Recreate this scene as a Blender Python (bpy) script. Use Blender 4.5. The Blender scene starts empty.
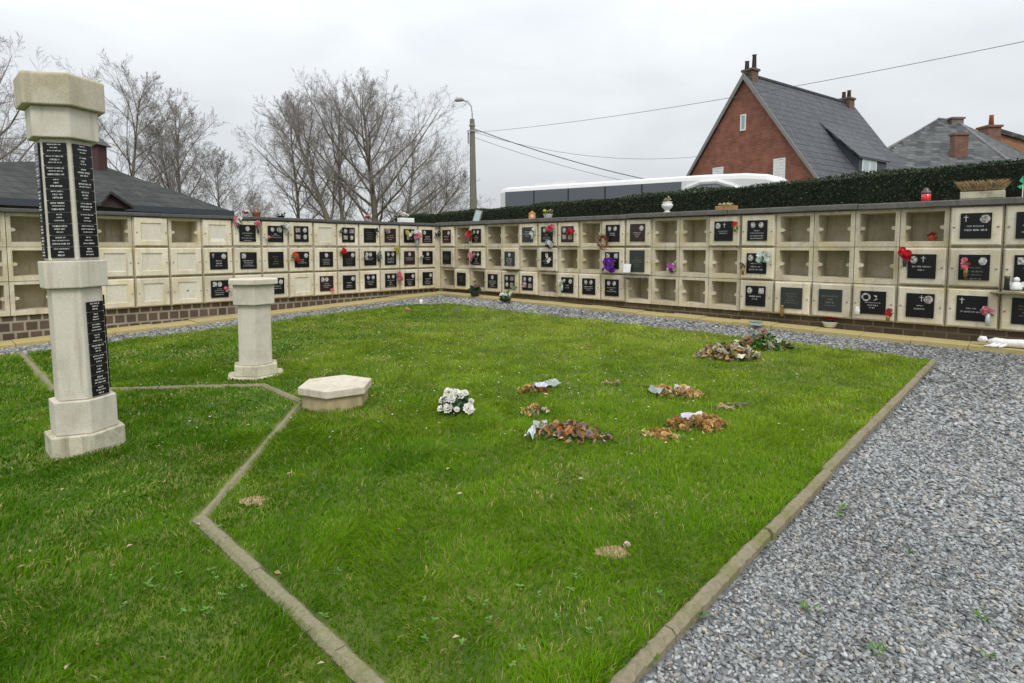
import bpy, math, random
import numpy as np
from mathutils import Vector, Matrix
random.seed(7)
NP = np.random.default_rng(11)
R = math.radians
scene = bpy.context.scene
COL = scene.collection

# ------------------------------------------------------------------ camera
EYE = 1.6
FPX, PCX, PCY = 583.0, 512.0, 287.0
PITCH = math.atan(40 / 583.0)
cam_d = bpy.data.cameras.new('camera')
cam = bpy.data.objects.new('camera', cam_d)
COL.objects.link(cam)
cam.location = (0, 0, EYE)
cam.rotation_euler = (R(90) - PITCH, 0, 0)
cam_d.sensor_fit = 'HORIZONTAL'
cam_d.sensor_width = 36.0
cam_d.lens = 36.0 * FPX / 1024.0
cam_d.shift_y = -(341.5 - PCY) / 1024.0
cam_d.clip_start = 0.05
cam_d.clip_end = 2000
scene.camera = cam

# ------------------------------------------------------------------ sky, sun, exposure
SUN_AZ = R(-74)      # direction the light comes from, measured from +X towards +Y
SUN_EL = R(48)
w = bpy.data.worlds.new("World")
scene.world = w
w.use_nodes = True
nt = w.node_tree
nt.nodes.clear()
out = nt.nodes.new('ShaderNodeOutputWorld')
bg_sky = nt.nodes.new('ShaderNodeBackground'); bg_sky.inputs['Strength'].default_value = 0.06
sky = nt.nodes.new('ShaderNodeTexSky'); sky.sky_type = 'NISHITA'; sky.sun_disc = False
sky.sun_elevation = SUN_EL; sky.sun_rotation = R(90) - SUN_AZ
sky.air_density = 1.0; sky.dust_density = 3.0
nt.links.new(sky.outputs[0], bg_sky.inputs['Color'])
# overcast layer: pale grey cloud, brighter overhead as an overcast sky is
tc = nt.nodes.new('ShaderNodeTexCoord')
mp = nt.nodes.new('ShaderNodeMapping'); mp.inputs['Scale'].default_value = (1.6, 1.6, 4.5)
nz = nt.nodes.new('ShaderNodeTexNoise'); nz.inputs['Scale'].default_value = 1.7
nz.inputs['Detail'].default_value = 6; nz.inputs['Roughness'].default_value = 0.5
nz.inputs['Distortion'].default_value = 0.4
cr = nt.nodes.new('ShaderNodeValToRGB')
cr.color_ramp.elements[0].position = 0.32; cr.color_ramp.elements[0].color = (0.56, 0.583, 0.61, 1)
cr.color_ramp.elements[1].position = 0.70; cr.color_ramp.elements[1].color = (0.675, 0.70, 0.725, 1)
sep = nt.nodes.new('ShaderNodeSeparateXYZ')
mr = nt.nodes.new('ShaderNodeMapRange')
mr.inputs['From Min'].default_value = 0.0; mr.inputs['From Max'].default_value = 1.0
mr.inputs['To Min'].default_value = 0.98; mr.inputs['To Max'].default_value = 2.6
mul = nt.nodes.new('ShaderNodeVectorMath'); mul.operation = 'SCALE'
bg_cl = nt.nodes.new('ShaderNodeBackground'); bg_cl.inputs['Strength'].default_value = 1.0
add = nt.nodes.new('ShaderNodeMixShader'); add.inputs[0].default_value = 0.93
nt.links.new(tc.outputs['Generated'], mp.inputs['Vector'])
nt.links.new(mp.outputs[0], nz.inputs['Vector'])
nt.links.new(nz.outputs[0], cr.inputs[0])
nt.links.new(tc.outputs['Generated'], sep.inputs[0])
nt.links.new(sep.outputs['Z'], mr.inputs[0])
nt.links.new(cr.outputs[0], mul.inputs[0])
nt.links.new(mr.outputs[0], mul.inputs['Scale'])
nt.links.new(mul.outputs[0], bg_cl.inputs['Color'])
nt.links.new(bg_sky.outputs[0], add.inputs[1])
nt.links.new(bg_cl.outputs[0], add.inputs[2])
nt.links.new(add.outputs[0], out.inputs[0])

sun_d = bpy.data.lights.new('sun', 'SUN')
sun_d.energy = 1.5; sun_d.angle = R(24); sun_d.color = (1.0, 0.97, 0.92)
sun = bpy.data.objects.new('sun', sun_d); COL.objects.link(sun)
sd = Vector((math.cos(SUN_EL) * math.cos(SUN_AZ), math.cos(SUN_EL) * math.sin(SUN_AZ), math.sin(SUN_EL)))
sun.rotation_euler = sd.to_track_quat('Z', 'Y').to_euler()
sun.location = sd * 60

vs = scene.view_settings
vs.view_transform = 'Standard'; vs.look = 'None'; vs.gamma = 1.0; vs.use_curve_mapping = False
vs.exposure = 0.1
scene.render.engine = 'CYCLES'
scene.render.resolution_x = 1024; scene.render.resolution_y = 683
scene.cycles.max_bounces = 6

# ------------------------------------------------------------------ pixel <-> place helpers
_cp, _sp = math.cos(PITCH), math.sin(PITCH)
def ray(x, y):
    u = (x - PCX) / FPX; v = (y - PCY) / FPX
    return Vector((u, _cp - v * _sp, -_sp - v * _cp))
def gz(X, Y):
    return .0176 * max(-15, min(15, X)) + .032 * max(-10, min(25, Y))
def gz_np(X, Y):
    return .0176 * np.clip(X, -15, 15) + .032 * np.clip(Y, -10, 25)
def on_ground(x, y, dz=0.0):
    d = ray(x, y)
    t = (EYE - dz) / (.0176 * d.x + .032 * d.y - d.z)
    return Vector((0, 0, EYE)) + d * t
def at_y(x, y, Y):
    d = ray(x, y)
    return Vector((0, 0, EYE)) + d * (Y / d.y)

# ------------------------------------------------------------------ materials
MATS = {}
def nodes_of(m):
    m.use_nodes = True
    return m.node_tree, m.node_tree.nodes['Principled BSDF']
def simple(name, col, rough=0.6, metal=0.0, noise=0.0, scale=20.0, bump=0.0, spec=0.5):
    if name in MATS: return MATS[name]
    m = bpy.data.materials.new(name)
    t, b = nodes_of(m)
    b.inputs['Base Color'].default_value = (*col, 1)
    b.inputs['Roughness'].default_value = rough
    b.inputs['Metallic'].default_value = metal
    b.inputs['Specular IOR Level'].default_value = spec
    if noise or bump:
        tc = t.nodes.new('ShaderNodeTexCoord')
        n = t.nodes.new('ShaderNodeTexNoise'); n.inputs['Scale'].default_value = scale
        n.inputs['Detail'].default_value = 5
        t.links.new(tc.outputs['Object'], n.inputs['Vector'])
        if noise:
            r = t.nodes.new('ShaderNodeValToRGB')
            r.color_ramp.elements[0].position = .3; r.color_ramp.elements[1].position = .7
            r.color_ramp.elements[0].color = (*[c * (1 - noise) for c in col], 1)
            r.color_ramp.elements[1].color = (*[min(1, c * (1 + noise)) for c in col], 1)
            t.links.new(n.outputs[0], r.inputs[0]); t.links.new(r.outputs[0], b.inputs['Base Color'])
        if bump:
            bp = t.nodes.new('ShaderNodeBump'); bp.inputs['Strength'].default_value = bump
            bp.inputs['Distance'].default_value = 0.01
            t.links.new(n.outputs[0], bp.inputs['Height']); t.links.new(bp.outputs[0], b.inputs['Normal'])
    MATS[name] = m
    return m

def weathered(name, base, stain, amount=0.5, big=2.2, fine=60.0, streak=True, bump=0.25, rough=0.85, algae=None, perobj=0.0, grain=.5):
    """cast concrete: fine grain, larger blotches, dirt running down, optional green-yellow algae"""
    if name in MATS: return MATS[name]
    m = bpy.data.materials.new(name)
    t, b = nodes_of(m)
    b.inputs['Roughness'].default_value = rough
    b.inputs['Specular IOR Level'].default_value = 0.25
    N = t.nodes.new; Lk = t.links.new
    g = N('ShaderNodeNewGeometry')
    mp = N('ShaderNodeMapping')
    Lk(g.outputs['Position'], mp.inputs['Vector'])
    n1 = N('ShaderNodeTexNoise'); n1.inputs['Scale'].default_value = big; n1.inputs['Detail'].default_value = 8; n1.inputs['Roughness'].default_value = .65
    Lk(mp.outputs[0], n1.inputs['Vector'])
    n2 = N('ShaderNodeTexNoise'); n2.inputs['Scale'].default_value = fine; n2.inputs['Detail'].default_value = 4
    Lk(mp.outputs[0], n2.inputs['Vector'])
    mp2 = N('ShaderNodeMapping'); mp2.inputs['Scale'].default_value = (14, 14, 1.2)
    Lk(g.outputs['Position'], mp2.inputs['Vector'])
    n3 = N('ShaderNodeTexNoise'); n3.inputs['Scale'].default_value = 1.0; n3.inputs['Detail'].default_value = 5
    Lk(mp2.outputs[0], n3.inputs['Vector'])
    r1 = N('ShaderNodeValToRGB'); r1.color_ramp.elements[0].position = .45; r1.color_ramp.elements[1].position = .72
    Lk(n1.outputs[0], r1.inputs[0])
    r3 = N('ShaderNodeValToRGB'); r3.color_ramp.elements[0].position = .52; r3.color_ramp.elements[1].position = .74
    Lk(n3.outputs[0], r3.inputs[0])
    mx = N('ShaderNodeMath'); mx.operation = 'MAXIMUM'
    Lk(r1.outputs[0], mx.inputs[0])
    if streak: Lk(r3.outputs[0], mx.inputs[1])
    am = N('ShaderNodeMath'); am.operation = 'MULTIPLY'; am.inputs[1].default_value = amount
    Lk(mx.outputs[0], am.inputs[0])
    mix = N('ShaderNodeMixRGB'); mix.inputs[1].default_value = (*base, 1); mix.inputs[2].default_value = (*stain, 1)
    Lk(am.outputs[0], mix.inputs[0])
    last = mix
    if algae:
        n4 = N('ShaderNodeTexNoise'); n4.inputs['Scale'].default_value = 3.7; n4.inputs['Detail'].default_value = 8
        mp4 = N('ShaderNodeMapping'); mp4.inputs['Location'].default_value = (5.3, 1.1, 7.7)
        Lk(g.outputs['Position'], mp4.inputs['Vector']); Lk(mp4.outputs[0], n4.inputs['Vector'])
        r4 = N('ShaderNodeValToRGB'); r4.color_ramp.elements[0].position = .5; r4.color_ramp.elements[1].position = .7
        r4.color_ramp.elements[1].color = (.75, .75, .75, 1)
        Lk(n4.outputs[0], r4.inputs[0])
        mx4 = N('ShaderNodeMixRGB'); mx4.inputs[2].default_value = (*algae, 1)
        Lk(r4.outputs[0], mx4.inputs[0]); Lk(last.outputs[0], mx4.inputs[1]); last = mx4
    if perobj:
        oi = N('ShaderNodeObjectInfo')
        mr = N('ShaderNodeMapRange'); mr.inputs['To Min'].default_value = 1 - perobj; mr.inputs['To Max'].default_value = 1 + perobj * .4
        Lk(oi.outputs['Random'], mr.inputs[0])
        vm = N('ShaderNodeVectorMath'); vm.operation = 'SCALE'
        Lk(last.outputs[0], vm.inputs[0]); Lk(mr.outputs[0], vm.inputs['Scale']); last = vm
    mf = N('ShaderNodeMixRGB'); mf.blend_type = 'MULTIPLY'; mf.inputs[0].default_value = grain
    rf = N('ShaderNodeValToRGB'); rf.color_ramp.elements[0].position = .3; rf.color_ramp.elements[0].color = (.55, .55, .55, 1)
    rf.color_ramp.elements[1].position = .6
    Lk(n2.outputs[0], rf.inputs[0]); Lk(last.outputs[0], mf.inputs[1]); Lk(rf.outputs[0], mf.inputs[2])
    Lk(mf.outputs[0], b.inputs['Base Color'])
    bp = N('ShaderNodeBump'); bp.inputs['Strength'].default_value = bump; bp.inputs['Distance'].default_value = .006
    Lk(n2.outputs[0], bp.inputs['Height']); Lk(bp.outputs[0], b.inputs['Normal'])
    MATS[name] = m
    return m

def bricks(name, c1, c2, mortar, bw, bh, ms=.012, axes='XZ', offs=.5, rough=.85, bump=.4, gen=True):
    """brick / tile courses laid in the object's own metres"""
    if name in MATS: return MATS[name]
    m = bpy.data.materials.new(name)
    t, b = nodes_of(m)
    b.inputs['Roughness'].default_value = rough; b.inputs['Specular IOR Level'].default_value = .3
    N = t.nodes.new; Lk = t.links.new
    tc = N('ShaderNodeTexCoord'); sp = N('ShaderNodeSeparateXYZ'); cb = N('ShaderNodeCombineXYZ')
    Lk(tc.outputs['Object'], sp.inputs[0])
    Lk(sp.outputs[axes[0]], cb.inputs[0]); Lk(sp.outputs[axes[1]], cb.inputs[1])
    br = N('ShaderNodeTexBrick')
    br.offset = offs
    br.inputs['Scale'].default_value = 1.0
    br.inputs['Brick Width'].default_value = bw; br.inputs['Row Height'].default_value = bh
    br.inputs['Mortar Size'].default_value = ms; br.inputs['Mortar Smooth'].default_value = .2
    br.inputs['Color1'].default_value = (*c1, 1); br.inputs['Color2'].default_value = (*c2, 1); br.inputs['Mortar'].default_value = (*mortar, 1)
    Lk(cb.outputs[0], br.inputs['Vector'])
    n = N('ShaderNodeTexNoise'); n.inputs['Scale'].default_value = 3.0; n.inputs['Detail'].default_value = 8
    Lk(tc.outputs['Object'], n.inputs['Vector'])
    r = N('ShaderNodeValToRGB'); r.color_ramp.elements[0].position = .3; r.color_ramp.elements[0].color = (.6, .6, .6, 1)
    r.color_ramp.elements[1].position = .7; r.color_ramp.elements[1].color = (1.15, 1.15, 1.15, 1)
    Lk(n.outputs[0], r.inputs[0])
    mu = N('ShaderNodeMixRGB'); mu.blend_type = 'MULTIPLY'; mu.inputs[0].default_value = .7
    Lk(br.outputs[0], mu.inputs[1]); Lk(r.outputs[0], mu.inputs[2]); Lk(mu.outputs[0], b.inputs['Base Color'])
    bp = N('ShaderNodeBump'); bp.inputs['Strength'].default_value = bump; bp.inputs['Distance'].default_value = .02; bp.invert = True
    Lk(br.outputs['Fac'], bp.inputs['Height']); Lk(bp.outputs[0], b.inputs['Normal'])
    MATS[name] = m
    return m

def vcol(name, rough=.6, trans=0.0, spec=.3):
    """material whose colour varies leaf by leaf / stone by stone through a stored colour"""
    if name in MATS: return MATS[name]
    m = bpy.data.materials.new(name)
    t, b = nodes_of(m)
    a = t.nodes.new('ShaderNodeAttribute'); a.attribute_name = 'tint'
    t.links.new(a.outputs['Color'], b.inputs['Base Color'])
    b.inputs['Roughness'].default_value = rough; b.inputs['Specular IOR Level'].default_value = spec
    if trans:
        tr = t.nodes.new('ShaderNodeBsdfTranslucent'); mxs = t.nodes.new('ShaderNodeMixShader'); mxs.inputs[0].default_value = trans
        o = t.nodes['Material Output']
        t.links.new(a.outputs['Color'], tr.inputs['Color'])
        t.links.new(b.outputs[0], mxs.inputs[1]); t.links.new(tr.outputs[0], mxs.inputs[2]); t.links.new(mxs.outputs[0], o.inputs['Surface'])
    MATS[name] = m
    return m

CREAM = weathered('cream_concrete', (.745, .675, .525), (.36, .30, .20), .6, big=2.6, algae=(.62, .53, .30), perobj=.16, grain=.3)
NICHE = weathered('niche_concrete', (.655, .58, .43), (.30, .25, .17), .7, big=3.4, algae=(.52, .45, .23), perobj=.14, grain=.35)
PILLAR = weathered('pillar_concrete', (.62, .58, .49), (.36, .32, .24), .65, big=3.0, fine=110, grain=.32)
CAPMOSS = weathered('mossy_cap_concrete', (.54, .49, .37), (.34, .30, .18), .75, big=5, fine=110)
PLINTHC = weathered('stained_plinth_concrete', (.58, .54, .41), (.20, .19, .11), .8, big=6, fine=110)
SLAB = weathered('hexagon_slab_concrete', (.62, .57, .46), (.40, .33, .24), .65, big=7, fine=120)
KERB = weathered('kerb_concrete', (.37, .32, .22), (.10, .085, .045), .95, big=17, fine=45, streak=False, bump=1.0, algae=(.16, .17, .05))
STRIPC = weathered('edging_concrete', (.32, .28, .19), (.12, .12, .05), .9, big=9, fine=70, streak=False, bump=.8, algae=(.15, .17, .05))
APRON = weathered('apron_concrete', (.60, .49, .23), (.26, .21, .09), .8, big=2.6, fine=70, streak=False, bump=.6, algae=(.46, .38, .13))
COPE = weathered('coping_slate', (.155, .145, .13), (.08, .075, .065), .7, big=3, fine=50, bump=.4)
COPE_D = weathered('dark_coping', (.11, .11, .11), (.06, .055, .05), .6, big=3, fine=50, bump=.4)
PLINTH = bricks('plinth_brick', (.085, .058, .042), (.13, .09, .065), (.31, .275, .215), .165, .155, .017, offs=.3)
PLINTH2 = bricks('dark_plinth_brick', (.075, .055, .035), (.12, .085, .055), (.17, .14, .09), .24, .12, .012, offs=.5)
GRAN = simple('black_granite', (.010, .010, .011), .3, spec=.25)
GRANG = simple('grey_granite', (.028, .033, .032), .3, noise=.3, scale=60)
GRANR = simple('dark_red_granite', (.030, .013, .013), .25)
ENGR = simple('engraving', (.40, .40, .385), .7)
ENGR_D = simple('faint_engraving', (.14, .13, .11), .7)
PORT = simple('portrait_enamel', (.40, .385, .36), .3, noise=.95, scale=30)
PORTB = simple('tinted_portrait_enamel', (.30, .25, .225), .3, noise=.95, scale=34)
STEEL = simple('bolt_steel', (.30, .28, .24), .4, .8)
BRASS = simple('aged_brass', (.35, .22, .07), .4, .7)
PANEL = weathered('panel_concrete', (.70, .66, .54), (.55, .49, .36), .5, big=6, fine=80)
WHITE = simple('white_paint', (.78, .78, .76), .5, noise=.08, scale=8)
LEAF = vcol('leaves', .55, .2)
PETAL = vcol('petals', .6, .15)
GRASSM = vcol('grass_blades', .6, .4, .1)
STONE = vcol('gravel_stones', .75, 0, .3)
BARK = weathered('bark', (.20, .17, .13), (.10, .09, .07), .8, big=3, fine=25, bump=.6)
TWIG = simple('twig_bark', (.27, .245, .225), .9)

# ------------------------------------------------------------------ mesh helpers
def link(o, parent=None):
    COL.objects.link(o)
    if parent: o.parent = parent
    return o
def tag(o, label=None, cat=None, group=None, kind=None):
    if label: o['label'] = label
    if cat: o['category'] = cat
    if group: o['group'] = group
    if kind: o['kind'] = kind
    return o
def empty(name, loc=(0, 0, 0), rz=0.0, **k):
    o = bpy.data.objects.new(name, None); o.location = loc; o.rotation_euler = (0, 0, rz)
    o.empty_display_size = .1
    link(o); tag(o, **k)
    return o

class MB:
    def __init__(s): s.v = []; s.f = []; s.m = []; s.c = []; s.col = None
    def add(s, vs, fs, mi=0, M=None, tint=None):
        b = len(s.v)
        if M is not None: vs = [M @ Vector(p) for p in vs]
        s.v += [tuple(p) for p in vs]
        for f in fs: s.f.append([b + i for i in f]); s.m.append(mi); s.c.append(tint or (1, 1, 1))
    def box(s, x0, x1, y0, y1, z0, z1, mi=0, M=None, tint=None):
        v = [(x0, y0, z0), (x1, y0, z0), (x1, y1, z0), (x0, y1, z0), (x0, y0, z1), (x1, y0, z1), (x1, y1, z1), (x0, y1, z1)]
        s.add(v, [(0, 3, 2, 1), (4, 5, 6, 7), (0, 1, 5, 4), (1, 2, 6, 5), (2, 3, 7, 6), (3, 0, 4, 7)], mi, M, tint)
    def chbox(s, x0, x1, y0, y1, z0, z1, c=.01, mi=0, M=None):
        """box with its -Y face chamfered all round"""
        v = [(x0, y1, z0), (x1, y1, z0), (x1, y1, z1), (x0, y1, z1),
             (x0, y0 + c, z0), (x1, y0 + c, z0), (x1, y0 + c, z1), (x0, y0 + c, z1),
             (x0 + c, y0, z0 + c), (x1 - c, y0, z0 + c), (x1 - c, y0, z1 - c), (x0 + c, y0, z1 - c)]
        f = [(0, 3, 2, 1)]
        for a, b in ((0, 4), (4, 8)):
            for k in range(4):
                k2 = (k + 1) % 4
                f.append((a + k, a + k2, b + k2, b + k))
        f.append((8, 9, 10, 11))
        s.add(v, f, mi, M)
    def prism(s, rings, mi=0, M=None, tint=None, cap=True):
        """rings: list of equal-length vertex loops"""
        n = len(rings[0]); v = [p for r in rings for p in r]; f = []
        for k in range(len(rings) - 1):
            for i in range(n):
                j = (i + 1) % n
                f.append((k * n + i, k * n + j, (k + 1) * n + j, (k + 1) * n + i))
        if cap:
            f.append(tuple(range(n))[::-1]); f.append(tuple(range((len(rings) - 1) * n, len(rings) * n)))
        s.add(v, f, mi, M, tint)
    def lathe(s, prof, n=12, mi=0, M=None, tint=None):
        rings = [[(r * math.cos(2 * math.pi * i / n), r * math.sin(2 * math.pi * i / n), z) for i in range(n)] for r, z in prof]
        s.prism(rings, mi, M, tint)
    def tube(s, pts, rads, n=6, mi=0, tint=None):
        rings = []
        pts = [Vector(p) for p in pts]
        for i, p in enumerate(pts):
            d = (pts[min(i + 1, len(pts) - 1)] - pts[max(i - 1, 0)])
            if d.length < 1e-9: d = Vector((0, 0, 1))
            d.normalize()
            a = d.cross(Vector((0.31, 0.12, 0.94)) if abs(d.z) < .9 else Vector((1, 0.1, 0))).normalized(); b = d.cross(a)
            r = rads[i] if hasattr(rads, '__len__') else rads
            rings.append([tuple(p + a * r * math.cos(2 * math.pi * k / n) + b * r * math.sin(2 * math.pi * k / n)) for k in range(n)])
        s.prism(rings, mi, None, tint)
    def build(s, name, mats, parent=None, loc=(0, 0, 0), smooth=False, tint=False):
        me = bpy.data.meshes.new(name)
        me.from_pydata(s.v, [], s.f)
        for m in (mats if isinstance(mats, (list, tuple)) else [mats]): me.materials.append(m)
        me.polygons.foreach_set('material_index', s.m)
        if smooth: me.polygons.foreach_set('use_smooth', [True] * len(s.f))
        if tint:
            at = me.attributes.new('tint', 'FLOAT_COLOR', 'FACE')
            at.data.foreach_set('color', [x for c in s.c for x in (*c, 1.0)])
        me.update()
        o = bpy.data.objects.new(name, me); o.location = loc
        link(o, parent)
        return o

def mesh_np(name, V, faces, mat, parent=None, tint=None, smooth=False):
    """big meshes: V (n,3); faces = list of int arrays (k,3) or (k,4); tint per face (sum k,3)"""
    me = bpy.data.meshes.new(name)
    me.vertices.add(len(V)); me.vertices.foreach_set('co', V.astype(np.float32).ravel())
    loops = np.concatenate([f.ravel() for f in faces]).astype(np.int32)
    tot = np.concatenate([np.full(len(f), f.shape[1], np.int32) for f in faces])
    st = np.concatenate([[0], np.cumsum(tot)[:-1]]).astype(np.int32)
    me.loops.add(len(loops)); me.loops.foreach_set('vertex_index', loops)
    me.polygons.add(len(tot)); me.polygons.foreach_set('loop_start', st)
    try: me.polygons.foreach_set('loop_total', tot)
    except Exception: pass
    if smooth: me.polygons.foreach_set('use_smooth', np.ones(len(tot), bool))
    me.materials.append(mat)
    if tint is not None:
        at = me.attributes.new('tint', 'FLOAT_COLOR', 'FACE')
        at.data.foreach_set('color', np.c_[tint, np.ones(len(tint))].astype(np.float32).ravel())
    me.update(calc_edges=True)
    o = bpy.data.objects.new(name, me)
    return link(o, parent)

# ------------------------------------------------------------------ the yard's own axes
CL = np.array([-1.93752, 14.6172]); CR = np.array([-1.77372, 14.70612])   # ends of the two niche walls at the corner
uL = np.array([.69130699, .72256117]); uR = np.array([.72255863, -.69130965])
nL = np.array([uL[1], -uL[0]]); nR = np.array([uR[1], -uR[0]])
W, RH = 0.5421, 0.52
MI = np.linalg.inv(np.array([nL, nR]))
def ab(a, b):
    """a metres from the left wall's face, b metres from the right wall's face"""
    return MI @ np.array([a + CL @ nL, b + CR @ nR])
def ab_np(P):
    return (P - CL) @ nL, (P - CR) @ nR
def ab3(a, b, dz=0.0):
    p = ab(a, b); return (p[0], p[1], gz(p[0], p[1]) + dz)

# ------------------------------------------------------------------ ground, gravel, lawn, kerbs, apron
xs = np.unique(np.concatenate([np.linspace(-600, -20, 12), np.linspace(-20, 20, 41), np.linspace(20, 600, 12)]))
ys = np.unique(np.concatenate([np.linspace(-300, -12, 6), np.linspace(-12, 30, 43), np.linspace(30, 900, 14)]))
GX, GY = np.meshgrid(xs, ys)
V = np.c_[GX.ravel(), GY.ravel(), gz_np(GX, GY).ravel() - .03]
nx, ny = len(xs), len(ys)
idx = np.arange(nx * ny).reshape(ny, nx)
Q = np.stack([idx[:-1, :-1], idx[:-1, 1:], idx[1:, 1:], idx[1:, :-1]], -1).reshape(-1, 4)
gm = simple('earth_and_turf', (.07, .09, .03), .95, noise=.4, scale=1.5, bump=.3)
tag(mesh_np('ground', V, [Q], gm), kind='structure')

def sheet(name, a0, a1, b0, b1, dz, mat, step=.5, cut=None):
    na, nb = round((a1 - a0) / step), round((b1 - b0) / step)
    A = [a0 + (a1 - a0) * i / na for i in range(na + 1)]; B = [b0 + (b1 - b0) * i / nb for i in range(nb + 1)]
    mb = MB(); ids = {}
    for i, a in enumerate(A):
        for j, b in enumerate(B):
            ids[i, j] = len(mb.v); mb.v.append(ab3(a, b, dz))
    for i in range(na):
        for j in range(nb):
            if cut and cut(A[i], B[j]): continue
            mb.f.append([ids[i, j], ids[i, j + 1], ids[i + 1, j + 1], ids[i + 1, j]]); mb.m.append(0); mb.c.append((1, 1, 1))
    return tag(mb.build(name, mat), kind='structure')

gravm = bpy.data.materials.new('gravel_bed')
t, b = nodes_of(gravm)
tcn = t.nodes.new('ShaderNodeTexCoord')
vo = t.nodes.new('ShaderNodeTexVoronoi'); vo.inputs['Scale'].default_value = 42
vr = t.nodes.new('ShaderNodeValToRGB')
vr.color_ramp.elements[0].color = (.05, .054, .06, 1); vr.color_ramp.elements[1].color = (.25, .26, .27, 1)
sepc = t.nodes.new('ShaderNodeSeparateColor')
bpn = t.nodes.new('ShaderNodeBump'); bpn.inputs['Strength'].default_value = .9; bpn.inputs['Distance'].default_value = .02; bpn.invert = True
t.links.new(tcn.outputs['Object'], vo.inputs['Vector'])
t.links.new(vo.outputs['Color'], sepc.inputs[0]); t.links.new(sepc.outputs[0], vr.inputs[0])
t.links.new(vr.outputs[0], b.inputs['Base Color']); t.links.new(vo.outputs['Distance'], bpn.inputs['Height'])
t.links.new(bpn.outputs[0], b.inputs['Normal']); b.inputs['Roughness'].default_value = .85
sheet('gravel_path', -.2, 19.8, -.2, 19.8, 0.0, gravm)

LAWN_A0, LAWN_B0 = 1.32, 1.36
KA, KB = 10.43, 8.335
NOTCH = [(4.05, KB + .05), (5.53, 6.89), (6.42, 6.91), (8.09, KB)]
soil = bpy.data.materials.new('lawn_soil')
t, b = nodes_of(soil)
n = t.nodes.new('ShaderNodeTexNoise'); n.inputs['Scale'].default_value = 4; n.inputs['Detail'].default_value = 10
gpos = t.nodes.new('ShaderNodeNewGeometry')
r = t.nodes.new('ShaderNodeValToRGB')
r.color_ramp.elements[0].position = .35; r.color_ramp.elements[0].color = (.05, .085, .008, 1)
r.color_ramp.elements[1].position = .7; r.color_ramp.elements[1].color = (.14, .18, .02, 1)
t.links.new(gpos.outputs['Position'], n.inputs['Vector']); t.links.new(n.outputs[0], r.inputs[0]); t.links.new(r.outputs[0], b.inputs['Base Color'])
b.inputs['Roughness'].default_value = .95
sheet('lawn', LAWN_A0, KA - .01, LAWN_B0, 18, .022, soil, .12, lambda a, b: (a - LAWN_A0) + (b - LAWN_B0) < .75)

def kerb_run(pts, width, top, name, mat, seglen=1.0, gap=.008, jitter=.008):
    mb = MB()
    for (a0, b0), (a1, b1) in zip(pts[:-1], pts[1:]):
        p0, p1 = ab(a0, b0), ab(a1, b1)
        L = np.linalg.norm(p1 - p0); d = (p1 - p0) / L; nrm = np.array([-d[1], d[0]])
        k = max(1, round(L / seglen))
        for i in range(k):
            s0, s1 = L * i / k + gap / 2, L * (i + 1) / k - gap / 2
            tz = top + random.uniform(-jitter, jitter); off = random.uniform(-jitter, jitter)
            sub = 40
            rings = []
            for q in range(sub + 1):
                s = s0 + (s1 - s0) * q / sub
                c = p0 + d * s + nrm * off
                ww = width / 2 + random.uniform(-.004, .004); wz = random.uniform(-.004, .003)
                g = gz(*c)
                sec = [(-ww, -.05), (ww, -.05), (ww, tz - .018 + wz), (ww - .018, tz + wz), (-ww + .018, tz + wz), (-ww, tz - .018 + wz)]
                rings.append([(c[0] + nrm[0] * x, c[1] + nrm[1] * x, g + z) for x, z in sec])
            mb.prism(rings)
    return tag(mb.build(name, mat), kind='structure')
kerb_run([(KA + .020, LAWN_B0 + .1), (KA + .020, 9.4)], .062, .055, 'kerb', KERB)
kerb_run([(LAWN_A0 - .1, KB), NOTCH[0]], .062, .045, 'lawn_edging', STRIPC)
kerb_run(NOTCH, .062, .045, 'lawn_edging', STRIPC)
kerb_run([NOTCH[3], (KA - .07, KB)], .075, .045, 'lawn_edging', STRIPC, seglen=.9)

apr = MB()
def apron_run(along, L0, L1, depth, isL):
    k = round((L1 - L0) / .6)
    for i in range(k):
        s0 = L0 + (L1 - L0) * i / k + .004; s1 = L0 + (L1 - L0) * (i + 1) / k - .004
        j = random.uniform(-.012, .012); dd = depth + random.uniform(-.015, .015)
        f = (lambda s, q: ab(q, s)) if isL else (lambda s, q: ab(s, q))
        top = []
        for s, q in ((s0, .002), (s1, .002), (s1, dd), (s0, dd)):
            p = f(s, q); top.append((p[0], p[1], gz(*p)))
        apr.prism([[(x, y, z - .06) for x, y, z in top], [(x, y, z + .055 + j) for x, y, z in top]])
apron_run(None, .36, 12.0, .52, True)
apron_run(None, .0, 13.6, .36, False)
tag(apr.build('paved_apron', APRON), kind='structure')

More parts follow.
